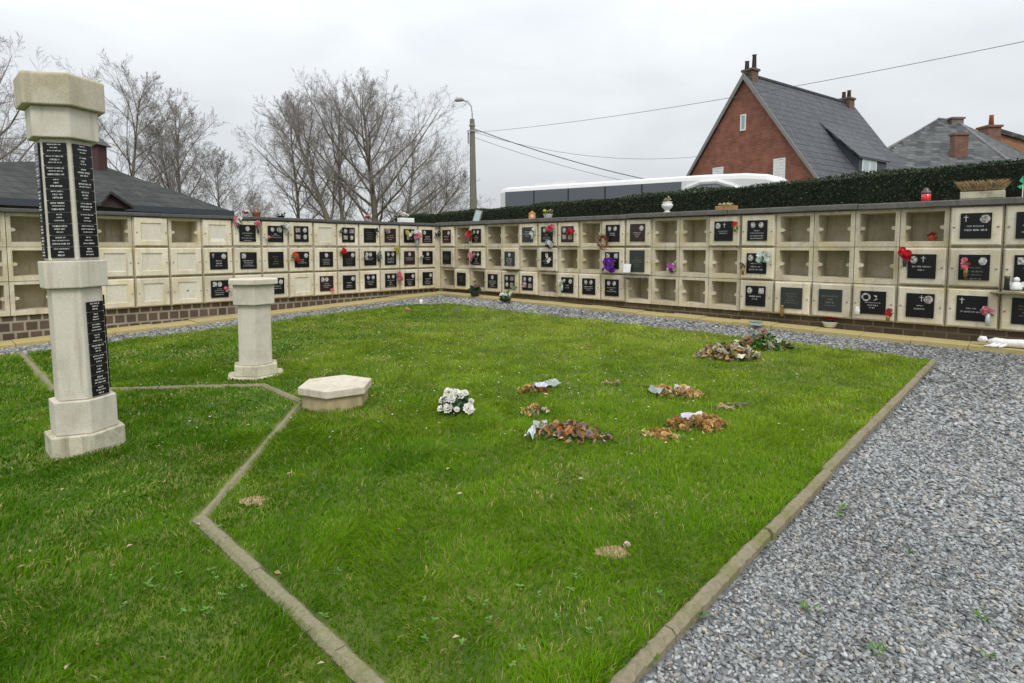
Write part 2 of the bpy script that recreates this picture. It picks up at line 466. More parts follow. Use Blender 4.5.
# ------------------------------------------------------------------ niche walls
def niche_shell_mesh():
    mb = MB(); w0, w1, h0, h1 = .004, W - .004, .004, RH - .004
    ox0, ox1, oz0, oz1 = .058, W - .058, .075, RH - .05       # mouth
    ix0, ix1, iz0, iz1 = .075, W - .075, .09, RH - .06         # back
    D = .46
    v = [(w0, 0, h0), (w1, 0, h0), (w1, 0, h1), (w0, 0, h1),
         (ox0, 0, oz0), (ox1, 0, oz0), (ox1, 0, oz1), (ox0, 0, oz1),
         (ix0, D - .05, iz0), (ix1, D - .05, iz0), (ix1, D - .05, iz1), (ix0, D - .05, iz1),
         (w0, D, h0), (w1, D, h0), (w1, D, h1), (w0, D, h1)]
    f = []
    for k in range(4):
        j = (k + 1) % 4
        f += [(k, j, 4 + j, 4 + k), (4 + k, 4 + j, 8 + j, 8 + k), (j, k, 12 + k, 12 + j)]
    f += [(8, 9, 10, 11), (15, 14, 13, 12)]
    mb.add(v, f)
    for x0, x1, t0, t1 in ((ox0 - .002, ox0 + .055, 1, .45), (ox1 + .002, ox1 - .045, 1, .45)):   # fixing lugs
        a, c = .034, .016
        z = RH / 2
        mb.prism([[(x0, .012, z - a), (x0, .10, z - a), (x0, .10, z + a), (x0, .012, z + a)],
                  [(x1, .025, z - c), (x1, .075, z - c), (x1, .075, z + c), (x1, .025, z + c)]])
    return mb
def copy_obj(o, parent, loc):
    c = o.copy(); COL.objects.link(c); c.parent = parent; c.location = loc
    return c

def text_lines(mb, x0, x1, ztop, nl, lh, y, mi, center=True):
    for l in range(nl):
        z = ztop - l * lh
        h = lh * random.choice((.34, .42, .5))
        L = (x1 - x0) * random.uniform(.3, .95)
        x = x0 + ((x1 - x0) - L) / 2
        e = x + L
        while x < e - .006:
            wl = random.randint(3, 8)
            for _ in range(wl):
                if x > e - .006: break
                lw = h * .55
                k = random.random()
                mb.box(x, x + lw * .34, y - .0012, y, z - h, z, mi)
                if k < .6: mb.box(x + lw * .36, x + lw * .75, y - .0012, y, z - h * random.choice((.3, .62, 1)), z - h * random.choice((.0, .3)) + .0001, mi)
                x += lw
            x += h * .5
def disc(mb, cx, cz, rx, rz, y, mi, n=14):
    v = [(cx + rx * math.cos(2 * math.pi * i / n), y, cz + rz * math.sin(2 * math.pi * i / n)) for i in range(n)]
    v2 = [(x, y - .004, z) for x, _, z in v]
    mb.prism([v, v2], mi)
def cross(mb, cx, cz, h, y, mi):
    mb.box(cx - h * .06, cx + h * .06, y - .002, y, cz - h / 2, cz + h / 2, mi)
    mb.box(cx - h * .3, cx - h * .061, y - .002, y, cz + h * .12, cz + h * .24, mi); mb.box(cx + h * .061, cx + h * .3, y - .002, y, cz + h * .12, cz + h * .24, mi)

def make_plaque(feat, parent):
    """a stone tablet fixed to the middle of a niche door, with engraved lines, portraits, cross"""
    mb = MB(); s = .155; cz = RH / 2 + .003; cx = W / 2
    h = .2 if 'T' in feat else .16
    y0 = -.066
    mb.box(cx - s, cx + s, y0, y0 + .014, cz - h, cz + h, 0)
    y = y0
    top = cz + h - .03
    port = False
    if '2' in feat:
        disc(mb, cx - .065, cz + .085, .036, .046, y, 2); disc(mb, cx + .06, cz + .085, .036, .046, y, 2); port = True
    if '4' in feat:
        for dx, dz in ((-.075, .08), (.075, .08), (-.075, -.06), (.075, -.06)):
            if random.random() < .5: mb.box(cx + dx - .05, cx + dx + .05, y - .003, y, cz + dz - .045, cz + dz + .045, 3)
            else: disc(mb, cx + dx, cz + dz, .042, .05, y, 2)
        port = True
    if 'l' in feat: disc(mb, cx - .09, cz + .085, .042, .05, y, 2); port = True
    if 'r' in feat: disc(mb, cx + .085, cz + .08, .042, .05, y, 2); port = True
    if 'm' in feat: disc(mb, cx + .0, cz + .085, .038, .048, y, 2); port = True
    if 'O' in feat:
        disc(mb, cx + .09, cz + .085, .052, .052, y, 2, 18); disc(mb, cx + .09, cz + .085, .034, .034, y - .0045, 3, 14)
    if 'D' in feat:
        disc(mb, cx - .085, cz + .075, .056, .056, y, 2, 18); disc(mb, cx - .085, cz + .075, .034, .034, y - .0045, 4, 12)
        for a in (0, 1): mb.tube([(cx + .01, y - .003, cz + .03 + a * .07), (cx + .05, y - .003, cz + .055 + a * .025), (cx + .03, y - .003, cz + .07 + a * .03)], [.004, .016, .004], 5, 1)
    if 'q' in feat: mb.box(cx - .125, cx - .05, y - .003, y, cz + .045, cz + .13, 2); port = True
    if 'Q' in feat: mb.box(cx + .05, cx + .13, y - .003, y, cz + .04, cz + .13, 2); port = True
    if '+' in feat: cross(mb, cx - .1, cz + .095, .08, y, 1)
    if 't' in feat: cross(mb, cx + .015, cz + .095, .08, y, 1)
    if 'B' not in feat and '4' not in feat:
        tz = cz + (.015 if (port or '+' in feat or 't' in feat or 'O' in feat or 'D' in feat) else .08)
        text_lines(mb, cx - .12, cx + .12, tz - .01, random.choice((2, 3, 3, 4)) + (1 if tz > cz + .05 else 0), random.choice((.034, .04, .046)), y, 5 if 'F' in feat else 1)
    mats = [GRANR if 'R' in feat else (GRANG if ('T' in feat or 'G' in feat) else GRAN), ENGR, PORT, PORTB, GRAN, ENGR_D]
    return mb.build('plaque', mats, parent)

def niche_door_mesh(blank):
    mb = MB(); m = .019
    if not blank:
        mb.chbox(m, W - m, -.052, -.001, m, RH - m, .014)
    else:
        # slab with a sunk panel in the middle
        s = .155; cx, cz = W / 2, RH / 2
        x0, x1, z0, z1, c = m, W - m, m, RH - m, .014
        y0, yf, yb = -.052, -.001, -.034
        v = [(x0, yf, z0), (x1, yf, z0), (x1, yf, z1), (x0, yf, z1), (x0, y0 + c, z0), (x1, y0 + c, z0), (x1, y0 + c, z1), (x0, y0 + c, z1),
             (x0 + c, y0, z0 + c), (x1 - c, y0, z0 + c), (x1 - c, y0, z1 - c), (x0 + c, y0, z1 - c),
             (cx - s, y0, cz - s), (cx + s, y0, cz - s), (cx + s, y0, cz + s), (cx - s, y0, cz + s),
             (cx - s + .008, yb, cz - s + .008), (cx + s - .008, yb, cz - s + .008), (cx + s - .008, yb, cz + s - .008), (cx - s + .008, yb, cz + s - .008)]
        f = [(0, 3, 2, 1)]
        for a, b2 in ((0, 4), (4, 8), (8, 12), (12, 16)):
            for k in range(4):
                j = (k + 1) % 4; f.append((a + k, a + j, b2 + j, b2 + k))
        mb.add(v, f)
        mb.add(v[16:20], [(0, 1, 2, 3)], 1)
    return mb
SHELL = DOORM = BLANKM = BOLTM = None
def bolt_mb():
    mb = MB()
    M = Matrix.Rotation(R(90), 4, 'X')
    mb.lathe([(.004, 0), (.012, 0), (.012, .006), (.009, .012), (.003, .014)], 8, 0, M)
    return mb

def niche_wall(root, cells, j0):
    """cells: {(column,row): code}  '.' = open niche, 'b' = blank door, other = door with plaque"""
    global SHELL, DOORM, BLANKM, BOLTM
    for (j, row), code in cells.items():
        loc = (j * W, 0, 2.12 - (row + 1) * RH)
        if SHELL is None:
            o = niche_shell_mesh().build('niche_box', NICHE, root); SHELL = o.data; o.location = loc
        else:
            o = bpy.data.objects.new('niche_box', SHELL); link(o, root); o.location = loc
        if code == '.': continue
        blank = code[0] == 'b'
        if (BLANKM if blank else DOORM) is None:
            d = niche_door_mesh(blank).build('niche_door', [CREAM, PANEL], root)
            if blank: BLANKM = d.data
            else: DOORM = d.data
        else:
            d = bpy.data.objects.new('niche_door', BLANKM if blank else DOORM); link(d, root)
        d.location = (loc[0] + random.uniform(-.003, .003), random.uniform(-.004, 0), loc[2] + random.uniform(-.002, .003))
        d.rotation_euler = (random.uniform(-.004, .004), random.uniform(-.006, .006), random.uniform(-.006, .006))
        for sx in (.052, W - .052):
            if BOLTM is None:
                bo = bolt_mb().build('bolt', STEEL, d, smooth=True); BOLTM = bo.data
            else:
                bo = bpy.data.objects.new('bolt', BOLTM); link(bo, d)
            bo.location = (sx, -.050, RH / 2 - .01)
        if blank:
            d['label'] = 'plain cream niche door with empty sunk panel'
            if code == 'bw':
                mb = MB(); mb.box(W / 2 - .12, W / 2 + .12, -.037, -.035, RH / 2 - .145, RH / 2 - .1); mb.build('paper_strip', WHITE, d)
            if code == 'bh':
                mb = MB(); mb.lathe([(.002, 0), (.016, 0), (.016, .01), (.002, .012)], 8, 0, Matrix.Translation((W / 2, -.033, RH / 2)) @ Matrix.Rotation(R(90), 4, 'X')); mb.build('bolt', STEEL, d)
        else:
            make_plaque(code, d)

Lrows = [  # columns -2 .. 14 counted towards the corner
    ". . . . . b . bw m r2 4 b 4 F lR +r l",
    ". . . b b b b +r ql F r m rF lm 2 mR m",
    ". . . b b b bh qm l r b lmR r 2 2 r r"]
Rrows = [  # columns 0 .. 20 from the corner
    "rR . 2 . . G 2 4R . 2 rR . . lt 2 . . . . +O O . 2 .",
    "F . 2 . mG . m . . qQ TF . . . lr . . . tl rF qF t . +",
    ". F . m 4 4 . r 2 2 . . . . lQ FG FG D tO + F . m l"]
def parse(rows, j0):
    return {(j0 + k, r): c for r, line in enumerate(rows) for k, c in enumerate(line.split())}

wall_L = empty('columbarium_wall', (CL[0], CL[1], 0), math.atan2(uL[1], uL[0]),
               label='cream niche wall before the low slate roof, mostly closed, on a brown brick base', cat='columbarium', group='niche walls round the lawn')
niche_wall(wall_L, {(j - 15, r): c for (j, r), c in parse(Lrows, -2).items()}, -2)
wall_R = empty('columbarium_wall', (CR[0], CR[1], 0), math.atan2(uR[1], uR[0]),
               label='long cream niche wall before the clipped hedge, with many open empty niches', cat='columbarium', group='niche walls round the lawn')
niche_wall(wall_R, parse(Rrows, 0), 0)

def coping(root, x0, x1, mat, zt, ov, seg):
    mb = MB(); k = round((x1 - x0) / seg)
    for i in range(k):
        a, c = x0 + (x1 - x0) * i / k + .003, x0 + (x1 - x0) * (i + 1) / k - .003
        dz = random.uniform(-.006, .006); dy = random.uniform(-.012, .012)
        mb.chbox(a, c, -ov + dy, .62, 2.123 + dz, zt + dz, .01)
    mb.build('coping', mat, root)
coping(wall_L, -17 * W, .15, COPE_D, 2.185, .085, 1.6)
coping(wall_R, -.14, 24 * W, COPE, 2.205, .095, 1.9)
def plinth(root, x0, x1, mat, org, u):
    mb = MB(); mb.box(x0, x1, .035, .5, -.3, .557)
    return mb.build('brick_plinth', mat, root)
plinth(wall_L, -17 * W, .17, PLINTH, CL, uL)
plinth(wall_R, .0, 24 * W, PLINTH2, CR, uR)
mb = MB(); mb.box(.004, .172, -.002, .46, .562, 2.118); mb.build('corner_panel', CREAM, wall_L)
mb = MB(); mb.box(-.055, -.003, .004, .44, .565, 2.116); mb.build('corner_panel', CREAM, wall_R)

# ------------------------------------------------------------------ hexagonal pillars and block
def hexring(r, z, ph=0.0, c=0.0):
    return [(r * math.cos(ph + k * math.pi / 3), r * math.sin(ph + k * math.pi / 3), z) for k in range(6)]
def hexpart(name, prof, mat, parent, ph):
    mb = MB(); mb.prism([hexring(r, z, ph) for r, z in prof])
    o = mb.build(name, mat, parent)
    bv = o.modifiers.new('soft_edges', 'BEVEL'); bv.width = .008; bv.segments = 2; bv.limit_method = 'ANGLE'
    return o
PH = R(17)
pp = ab(6.12, 8.62)
pc = Vector((-3.205, 4.30, gz(-3.2, 4.3)))
tall = empty('memorial_pillar', pc, 0, label='tall cream hexagonal concrete pillar carrying columns of small black name plates', cat='pillar')
tall.rotation_euler = (R(.3), R(-1.1), 0)
hexpart('plinth', [(0.261, -.06), (0.261, .165)], PLINTHC, tall, PH)
hexpart('plinth_step', [(0.218, .166), (0.218, .41)], PILLAR, tall, PH)
hexpart('lower_shaft', [(0.178, .411), (0.175, 1.224)], PILLAR, tall, PH)
hexpart('collar', [(0.215, 1.225), (0.219, 1.42)], PILLAR, tall, PH)
hexpart('upper_shaft', [(0.175, 1.421), (0.171, 2.279)], PILLAR, tall, PH)
hexpart('neck', [(0.224, 2.28), (0.224, 2.494)], PILLAR, tall, PH)
hexpart('cap', [(0.275, 2.495), (0.278, 2.70), (0.266, 2.715)], CAPMOSS, tall, PH)
def name_plates(face, z0, z1, n, width, apo, off=0.0):
    """thin black plates one above the other on one face of the shaft"""
    a = PH + (face + .5) * math.pi / 3
    M = Matrix.Rotation(a + R(90), 4, 'Z')
    hgt = (z1 - z0) / n
    for i in range(n):
        mb = MB()
        zz = z0 + i * hgt
        y = -apo - .012
        mb.box(-width / 2 + off, width / 2 + off, y, -apo - .0005, zz + .003, zz + hgt - .003, 0, M)
        q = MB(); text_lines(q, -width / 2 + .012 + off, width / 2 - .012 + off, zz + hgt - .012, 3, (hgt - .016) / 3, y, 1)
        mb.add(q.v, q.f, 1, M)
        mb.build('name_plate', [GRAN, simple('bright_engraving', (.62, .62, .60), .7)], tall)
# faces 4 and 5 look towards the lawn
apo = .173 * math.cos(math.pi / 6)
name_plates(3, 1.44, 2.25, 10, .138, apo + .001)
name_plates(4, 1.44, 2.25, 10, .138, apo + .001)
name_plates(5, 1.44, 2.25, 10, .138, apo + .001)
name_plates(5, .42, 1.12, 9, .128, .177 * math.cos(math.pi / 6) + .001, .008)
name_plates(0, .45, 1.16, 9, .125, .177 * math.cos(math.pi / 6) + .001)

PH2 = R(54)
small = empty('hexagonal_pedestal', (-2.87, 6.46, gz(-2.87, 6.46)), 0, label='short pale hexagonal concrete pedestal with a wide flat top, empty, standing on the lawn', cat='pedestal')
hexpart('foot', [(.33, -.05), (.33, .035)], PLINTHC, small, PH2)
hexpart('base', [(.255, .036), (.25, .15)], PLINTHC, small, PH2)
hexpart('shaft', [(.195, .151), (.192, .815)], PILLAR, small, PH2)
hexpart('neck', [(.24, .816), (.24, 1.035)], PILLAR, small, PH2)
hexpart('top_slab', [(.285, 1.036), (.285, 1.095)], SLAB, small, PH2)
PH3 = R(33)
blk = empty('hexagonal_block', (-1.62, 5.29, gz(-1.62, 5.29)), 0, label='low hexagonal concrete block with a pale overhanging slab at the lawn edging corner', cat='stone block')
hexpart('body', [(.305, -.05), (.305, .145)], weathered('block_side_concrete', (.46, .37, .22), (.24, .18, .10), .7, big=6, fine=110), blk, PH3)
hexpart('top_slab', [(.34, .146), (.34, .215)], SLAB, blk, PH3)

# ------------------------------------------------------------------ grass
def hnoise(P, s, seed):
    """smooth 2-D value noise"""
    rg = np.random.default_rng(seed); T = rg.random((128, 128))
    q = P * s + 37.7; i = np.floor(q).astype(int); f = q - i; f = f * f * (3 - 2 * f)
    x0, y0 = i[:, 0] % 128, i[:, 1] % 128; x1, y1 = (x0 + 1) % 128, (y0 + 1) % 128
    return (T[x0, y0] * (1 - f[:, 0]) + T[x1, y0] * f[:, 0]) * (1 - f[:, 1]) + (T[x0, y1] * (1 - f[:, 0]) + T[x1, y1] * f[:, 0]) * f[:, 1]
def seg_dist(P, A, B):
    A, B = np.array(A), np.array(B); d = B - A
    t = np.clip(((P - A) @ d) / (d @ d), 0, 1)
    return np.linalg.norm(P - (A + t[:, None] * d), axis=1)
bare = [(on_ground(255, 505), .06), (on_ground(612, 557), .055)]
EDGES = [((LAWN_A0, KB), NOTCH[0])] + list(zip(NOTCH[:-1], NOTCH[1:])) + [(NOTCH[3], (KA, KB))]
def lawn_points(dens, d0, d1, yspan, xspan):
    n = int(dens * (xspan[1] - xspan[0]) * (yspan[1] - yspan[0]))
    P = np.c_[NP.uniform(*xspan, n), NP.uniform(*yspan, n)]
    d = np.hypot(P[:, 0], P[:, 1])
    ok = (d >= d0) & (d < d1) & (P[:, 0] > -P[:, 1] * .98 - .7) & (P[:, 0] < P[:, 1] * .98 + .7)
    P = P[ok]
    a, b = ab_np(P)
    edge = hnoise(P, 2.3, 5) * .16
    ok = (a > LAWN_A0 + edge - .1) & (b > LAWN_B0 + edge - .1) & (a < KA - .012) & ((a - LAWN_A0) + (b - LAWN_B0) > .75)
    AB = np.c_[a, b]
    for A, B in EDGES:
        ok &= seg_dist(AB, A, B) > .034 + .022 * hnoise(P, 6, 9)
    for c, r in ((pc, .255), (Vector((-2.87, 6.46)), .30), (Vector((-1.62, 5.29)), .28)):
        ok &= np.hypot(P[:, 0] - c[0], P[:, 1] - c[1]) > r
    for c, r in bare:
        rr = np.hypot((P[:, 0] - c[0]) / 1.5, P[:, 1] - c[1])
        ok &= (rr > r * (.7 + .6 * hnoise(P, 14, 3))) | (NP.random(len(P)) < .32)
    return P[ok]
def grass(P, wid, hmul, seed):
    n = len(P); rg = np.random.default_rng(seed)
    n1 = hnoise(P, 1.1, 21); n2 = hnoise(P, 4.2, 22); n3 = hnoise(P, 11, 23)
    h = .85 * (.012 + .028 * n1 + .055 * n2 ** 2 * n3 + .05 * np.clip(hnoise(P, 1.9, 63) - .72, 0, 1) * 3 + rg.random(n) * .024) * hmul
    ea = KA - ab_np(P)[0]
    h = h * (1 + .9 * np.clip(1 - ea / .10, 0, 1) * hnoise(P, 9, 71))
    th = rg.random(n) * 2 * np.pi * .55 + hnoise(P, 2.7, 24) * 7.0
    lean = (.25 + .8 * rg.random(n)) * h
    w_ = wid * (.6 + .7 * rg.random(n))
    D = np.c_[np.cos(th), np.sin(th)]; S = np.c_[-D[:, 1], D[:, 0]]
    # blade side turned partly at random so both faces and edges show
    ps = rg.random(n) * np.pi; S = np.c_[np.cos(ps), np.sin(ps)]
    z = gz_np(P[:, 0], P[:, 1]) + .018
    V = np.zeros((n, 5, 3))
    V[:, 0, :2] = P - S * w_[:, None] / 2; V[:, 1, :2] = P + S * w_[:, None] / 2
    V[:, 0, 2] = V[:, 1, 2] = z
    mid = P + D * (lean * .35)[:, None]
    V[:, 2, :2] = mid + S * w_[:, None] * .4; V[:, 3, :2] = mid - S * w_[:, None] * .4
    V[:, 2, 2] = V[:, 3, 2] = z + h * .62
    V[:, 4, :2] = P + D * lean[:, None]; V[:, 4, 2] = z + h * (.92 - .25 * rg.random(n))
    i0 = np.arange(n) * 5
    Q = np.stack([i0, i0 + 1, i0 + 2, i0 + 3], -1); T = np.stack([i0 + 3, i0 + 2, i0 + 4], -1)
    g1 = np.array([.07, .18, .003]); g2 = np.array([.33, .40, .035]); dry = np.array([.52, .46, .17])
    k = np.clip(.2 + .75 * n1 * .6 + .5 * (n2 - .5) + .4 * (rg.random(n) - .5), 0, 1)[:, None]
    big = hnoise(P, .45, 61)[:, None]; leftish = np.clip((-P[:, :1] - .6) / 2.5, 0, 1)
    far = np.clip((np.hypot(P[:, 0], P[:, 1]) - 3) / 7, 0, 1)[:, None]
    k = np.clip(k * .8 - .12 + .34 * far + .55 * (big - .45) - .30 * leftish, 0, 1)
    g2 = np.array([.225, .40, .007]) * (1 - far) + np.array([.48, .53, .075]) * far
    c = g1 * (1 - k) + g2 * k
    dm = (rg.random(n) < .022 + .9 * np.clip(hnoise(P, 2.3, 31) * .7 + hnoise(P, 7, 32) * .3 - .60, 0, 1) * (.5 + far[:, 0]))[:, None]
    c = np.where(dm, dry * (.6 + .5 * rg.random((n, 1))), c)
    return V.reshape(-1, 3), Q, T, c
Vs, Qs, Ts, Cq = [], [], [], []
off = 0
for i, (dn, d0, d1, wd, hm, ysp, xsp) in enumerate([(13000, 0, 3.3, .0042, 1.0, (1.2, 3.3), (-3.2, 1.6)), (7500, 3.3, 5.2, .006, 1.0, (1.8, 5.2), (-4.8, 3.4)),
                                    (3600, 5.2, 8.2, .009, .95, (3, 8.2), (-7, 5.6)), (1700, 8.2, 14.5, .014, .95, (5, 13.5), (-9.5, 5.6))]):
    P = lawn_points(dn, d0, d1, ysp, xsp)
    V, Q, T, c = grass(P, wd, hm, 50 + i)
    Vs.append(V); Qs.append(Q + off); Ts.append(T + off); Cq.append(c); off += len(V)
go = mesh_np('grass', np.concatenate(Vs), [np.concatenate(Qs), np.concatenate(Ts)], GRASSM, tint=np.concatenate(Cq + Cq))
tag(go, 'short lush green grass covering the lawn', 'grass', kind='stuff')

# bare earth, daisies, fallen leaves in the grass
mb = MB()
for c, r in bare:
    ring = []
    for k in range(18):
        a = k / 18 * 2 * math.pi; q = r * random.uniform(.8, 1.3)
        ring.append((c[0] + math.cos(a) * q * 1.5, c[1] + math.sin(a) * q, gz(c[0], c[1]) + .026 + math.sin(a) * q * .03))
    mb.add([(c[0], c[1], gz(c[0], c[1]) + .027)] + ring, [(0, 1 + k, 1 + (k + 1) % 18) for k in range(18)])
tag(mb.build('bare_soil', simple('dry_bare_soil', (.30, .20, .11), .95, noise=.5, scale=40, bump=.8)), 'pale brown bare soil patches showing through the grass', 'soil', kind='stuff')

def flower_disc(mb, c, r, tint):
    n = 6
    mb.add([c] + [(c[0] + r * math.cos(k), c[1] + r * math.sin(k), c[2] - r * .3) for k in np.linspace(0, 2 * math.pi, n, endpoint=False)],
           [(0, 1 + k, 1 + (k + 1) % n) for k in range(n)], 0, None, tint)
mb = MB()
for _ in range(520):
    x = random.gauss(480, 170); y = 312 + abs(random.gauss(0, 46))
    if random.random() < .12: x = random.uniform(60, 700); y = random.uniform(330, 460)
    p = on_ground(x, y); a, b_ = ab_np(np.array([[p.x, p.y]]))
    if a[0] < LAWN_A0 + .15 or b_[0] < LAWN_B0 + .15 or a[0] > KA - .15: continue
    flower_disc(mb, (p.x, p.y, p.z + random.uniform(.045, .07)), random.uniform(.006, .010), (.75, .75, .7))
tag(mb.build('daisies', PETAL, tint=True), 'tiny white daisies sprinkled over the lawn', 'daisies', kind='stuff')
mb = MB()
for _ in range(130):
    x = random.uniform(0, 900); y = 320 + abs(random.gauss(0, 140))
    p = on_ground(x, min(y, 680)); a, b_ = ab_np(np.array([[p.x, p.y]]))
    if a[0] < LAWN_A0 or b_[0] < LAWN_B0 or a[0] > KA - .1: continue
    s = random.uniform(.006, .014); th = random.uniform(0, 6.3); tl = random.uniform(-.4, .4)
    M = Matrix.Translation((p.x, p.y, p.z + .05)) @ Matrix.Rotation(th, 4, 'Z') @ Matrix.Rotation(tl, 4, 'X')
    mb.add([(-s * 1.4, 0, 0), (0, -s * .7, .004), (s * 1.5, 0, 0), (0, s * .7, .006)], [(0, 1, 2, 3)], 0, M, random.choice([(.38, .24, .12), (.5, .38, .22), (.45, .38, .27), (.25, .15, .08)]))
tag(mb.build('fallen_leaves', LEAF, tint=True), 'small dry brown leaves scattered in the grass', 'leaves', kind='stuff')
# clover-like weeds: broad leaves
mb = MB()
for _ in range(60):
    cx, cy, sg = random.choice([(380, 330, 60), (150, 560, 60), (720, 610, 30), (520, 640, 60), (600, 360, 80), (560, 600, 60), (230, 600, 70)])
    x, y = random.gauss(cx, sg), random.gauss(cy, sg * .4)
    if y < 320: continue
    p = on_ground(x, y); a, b_ = ab_np(np.array([[p.x, p.y]]))
    if a[0] < LAWN_A0 + .2 or b_[0] < LAWN_B0 + .2 or a[0] > KA - .1: continue
    for k in range(7):
        th = k * 1.05 + random.random(); s = random.uniform(.007, .013)
        M = Matrix.Translation((p.x, p.y, p.z + random.uniform(.03, .055))) @ Matrix.Rotation(th, 4, 'Z') @ Matrix.Rotation(random.uniform(-.5, .1), 4, 'Y')
        mb.add([(0, 0, 0), (s, -s * .5, .002), (s * 2, 0, 0), (s, s * .5, .002)], [(0, 1, 2, 3)], 0, M, (.13 * random.uniform(.7, 1.4), .25 * random.uniform(.8, 1.3), .05))
tag(mb.build('lawn_weeds', LEAF, tint=True), 'low broad-leaved weeds growing among the grass', 'weeds', kind='stuff')

# ------------------------------------------------------------------ gravel stones
phi = (1 + 5 ** .5) / 2
ICO = np.array([(-1, phi, 0), (1, phi, 0), (-1, -phi, 0), (1, -phi, 0), (0, -1, phi), (0, 1, phi), (0, -1, -phi), (0, 1, -phi), (phi, 0, -1), (phi, 0, 1), (-phi, 0, -1), (-phi, 0, 1)]) / 1.9
IF = np.array([(0, 11, 5), (0, 5, 1), (0, 1, 7), (0, 7, 10), (0, 10, 11), (1, 5, 9), (5, 11, 4), (11, 10, 2), (10, 7, 6), (7, 1, 8), (3, 9, 4), (3, 4, 2), (3, 2, 6), (3, 6, 8), (3, 8, 9), (4, 9, 5), (2, 4, 11), (6, 2, 10), (8, 6, 7), (9, 8, 1)])
def stone_points(dens, d0, d1, xsp, ysp):
    n = int(dens * (xsp[1] - xsp[0]) * (ysp[1] - ysp[0]))
    P = np.c_[NP.uniform(*xsp, n), NP.uniform(*ysp, n)]
    d = np.hypot(P[:, 0], P[:, 1])
    ok = (d >= d0) & (d < d1) & (P[:, 0] > -P[:, 1] * .95 - .6) & (P[:, 0] < P[:, 1] * .95 + .8)
    P = P[ok]; a, b = ab_np(P)
    path = (a > KA + .07) & (b > .37)
    strip = (a > .53) & (b > .37) & ((a < LAWN_A0 + .12) | (b < LAWN_B0 + .12) | ((a - LAWN_A0) + (b - LAWN_B0) < .85)) & (a < KA + .1)
    return P[path | strip]
Vs, Fs, Cs = [], [], []; off = 0
for dn, d0, d1, sz, xsp, ysp in [(7600, 0, 3.6, .0078, (-.4, 3.6), (1.0, 3.6)), (4300, 3.6, 5.6, .0098, (-.4, 5.4), (1.5, 5.6)), (1700, 5.6, 9.5, .0145, (-8, 8.6), (3, 9.5)), (800, 9.5, 15.5, .02, (-8, 5), (5, 15))]:
    P = stone_points(dn, d0, d1, xsp, ysp); n = len(P)
    s = sz * (.65 + .75 * NP.random(n))
    th = NP.random(n) * 6.283
    v = ICO[None] * (1 + .8 * (NP.random((n, 12, 1)) - .5)) * np.stack([1.2 + .7 * NP.random(n), .75 + .4 * NP.random(n), .35 + .35 * NP.random(n)], -1)[:, None]
    tl = (NP.random((n, 1)) - .5) * 1.2
    vz = v[:, :, 2] * np.cos(tl) + v[:, :, 0] * np.sin(tl); vx = v[:, :, 0] * np.cos(tl) - v[:, :, 2] * np.sin(tl); vy = v[:, :, 1]
    c, sn = np.cos(th)[:, None], np.sin(th)[:, None]
    Vw = np.stack([(vx * c - vy * sn) * s[:, None] + P[:, :1], (vx * sn + vy * c) * s[:, None] + P[:, 1:],
                   vz * s[:, None] + (gz_np(P[:, 0], P[:, 1]) + s * .55 * NP.random(n))[:, None]], -1)
    Vs.append(Vw.reshape(-1, 3)); Fs.append((IF[None] + (np.arange(n) * 12)[:, None, None]).reshape(-1, 3) + off); off += n * 12
    g = .11 + .27 * NP.random(n) ** 1.2 + .05 * (hnoise(P, 1.3, 41) - .5)
    g = g * (.82 + .36 * hnoise(P, .8, 43)); colr = np.stack([g * .98, g * 1.0, g * .985], -1)
    tan = NP.random(n) < .09; colr[tan] = np.stack([g * 1.15, g * 1.03, g * .84], -1)[tan]
    wh = NP.random(n) < .012; colr[wh] = .48
    Cs.append(np.repeat(colr, 20, 0))
so = mesh_np('gravel', np.concatenate(Vs), [np.concatenate(Fs)], STONE, tint=np.concatenate(Cs))
tag(so, 'loose blue-grey crushed gravel on the paths', 'gravel', kind='stuff')
# little weeds in the gravel
mb = MB()
for x, y in ((730, 547), (908, 557), (980, 622), (843, 511), (840, 520), (808, 613), (700, 620), (757, 545), (700, 585), (987, 660), (650, 668), (876, 655), (760, 505)):
    p = on_ground(x, y)
    for k in range(16):
        th = random.random() * 6.3; s = random.uniform(.012, .03); q = random.uniform(0, .03)
        M = Matrix.Translation((p.x + q * math.cos(th * 3), p.y + q * math.sin(th * 3), p.z + .02)) @ Matrix.Rotation(th, 4, 'Z') @ Matrix.Rotation(random.uniform(-.9, -.2), 4, 'Y')
        mb.add([(0, 0, 0), (s * .6, -s * .22, 0), (s * 1.3, 0, 0), (s * .6, s * .22, 0)], [(0, 1, 2, 3)], 0, M, (.09, .2, .03))
tag(mb.build('path_weeds', LEAF, tint=True), 'small green weeds sprouting in the gravel', 'weeds', kind='stuff')

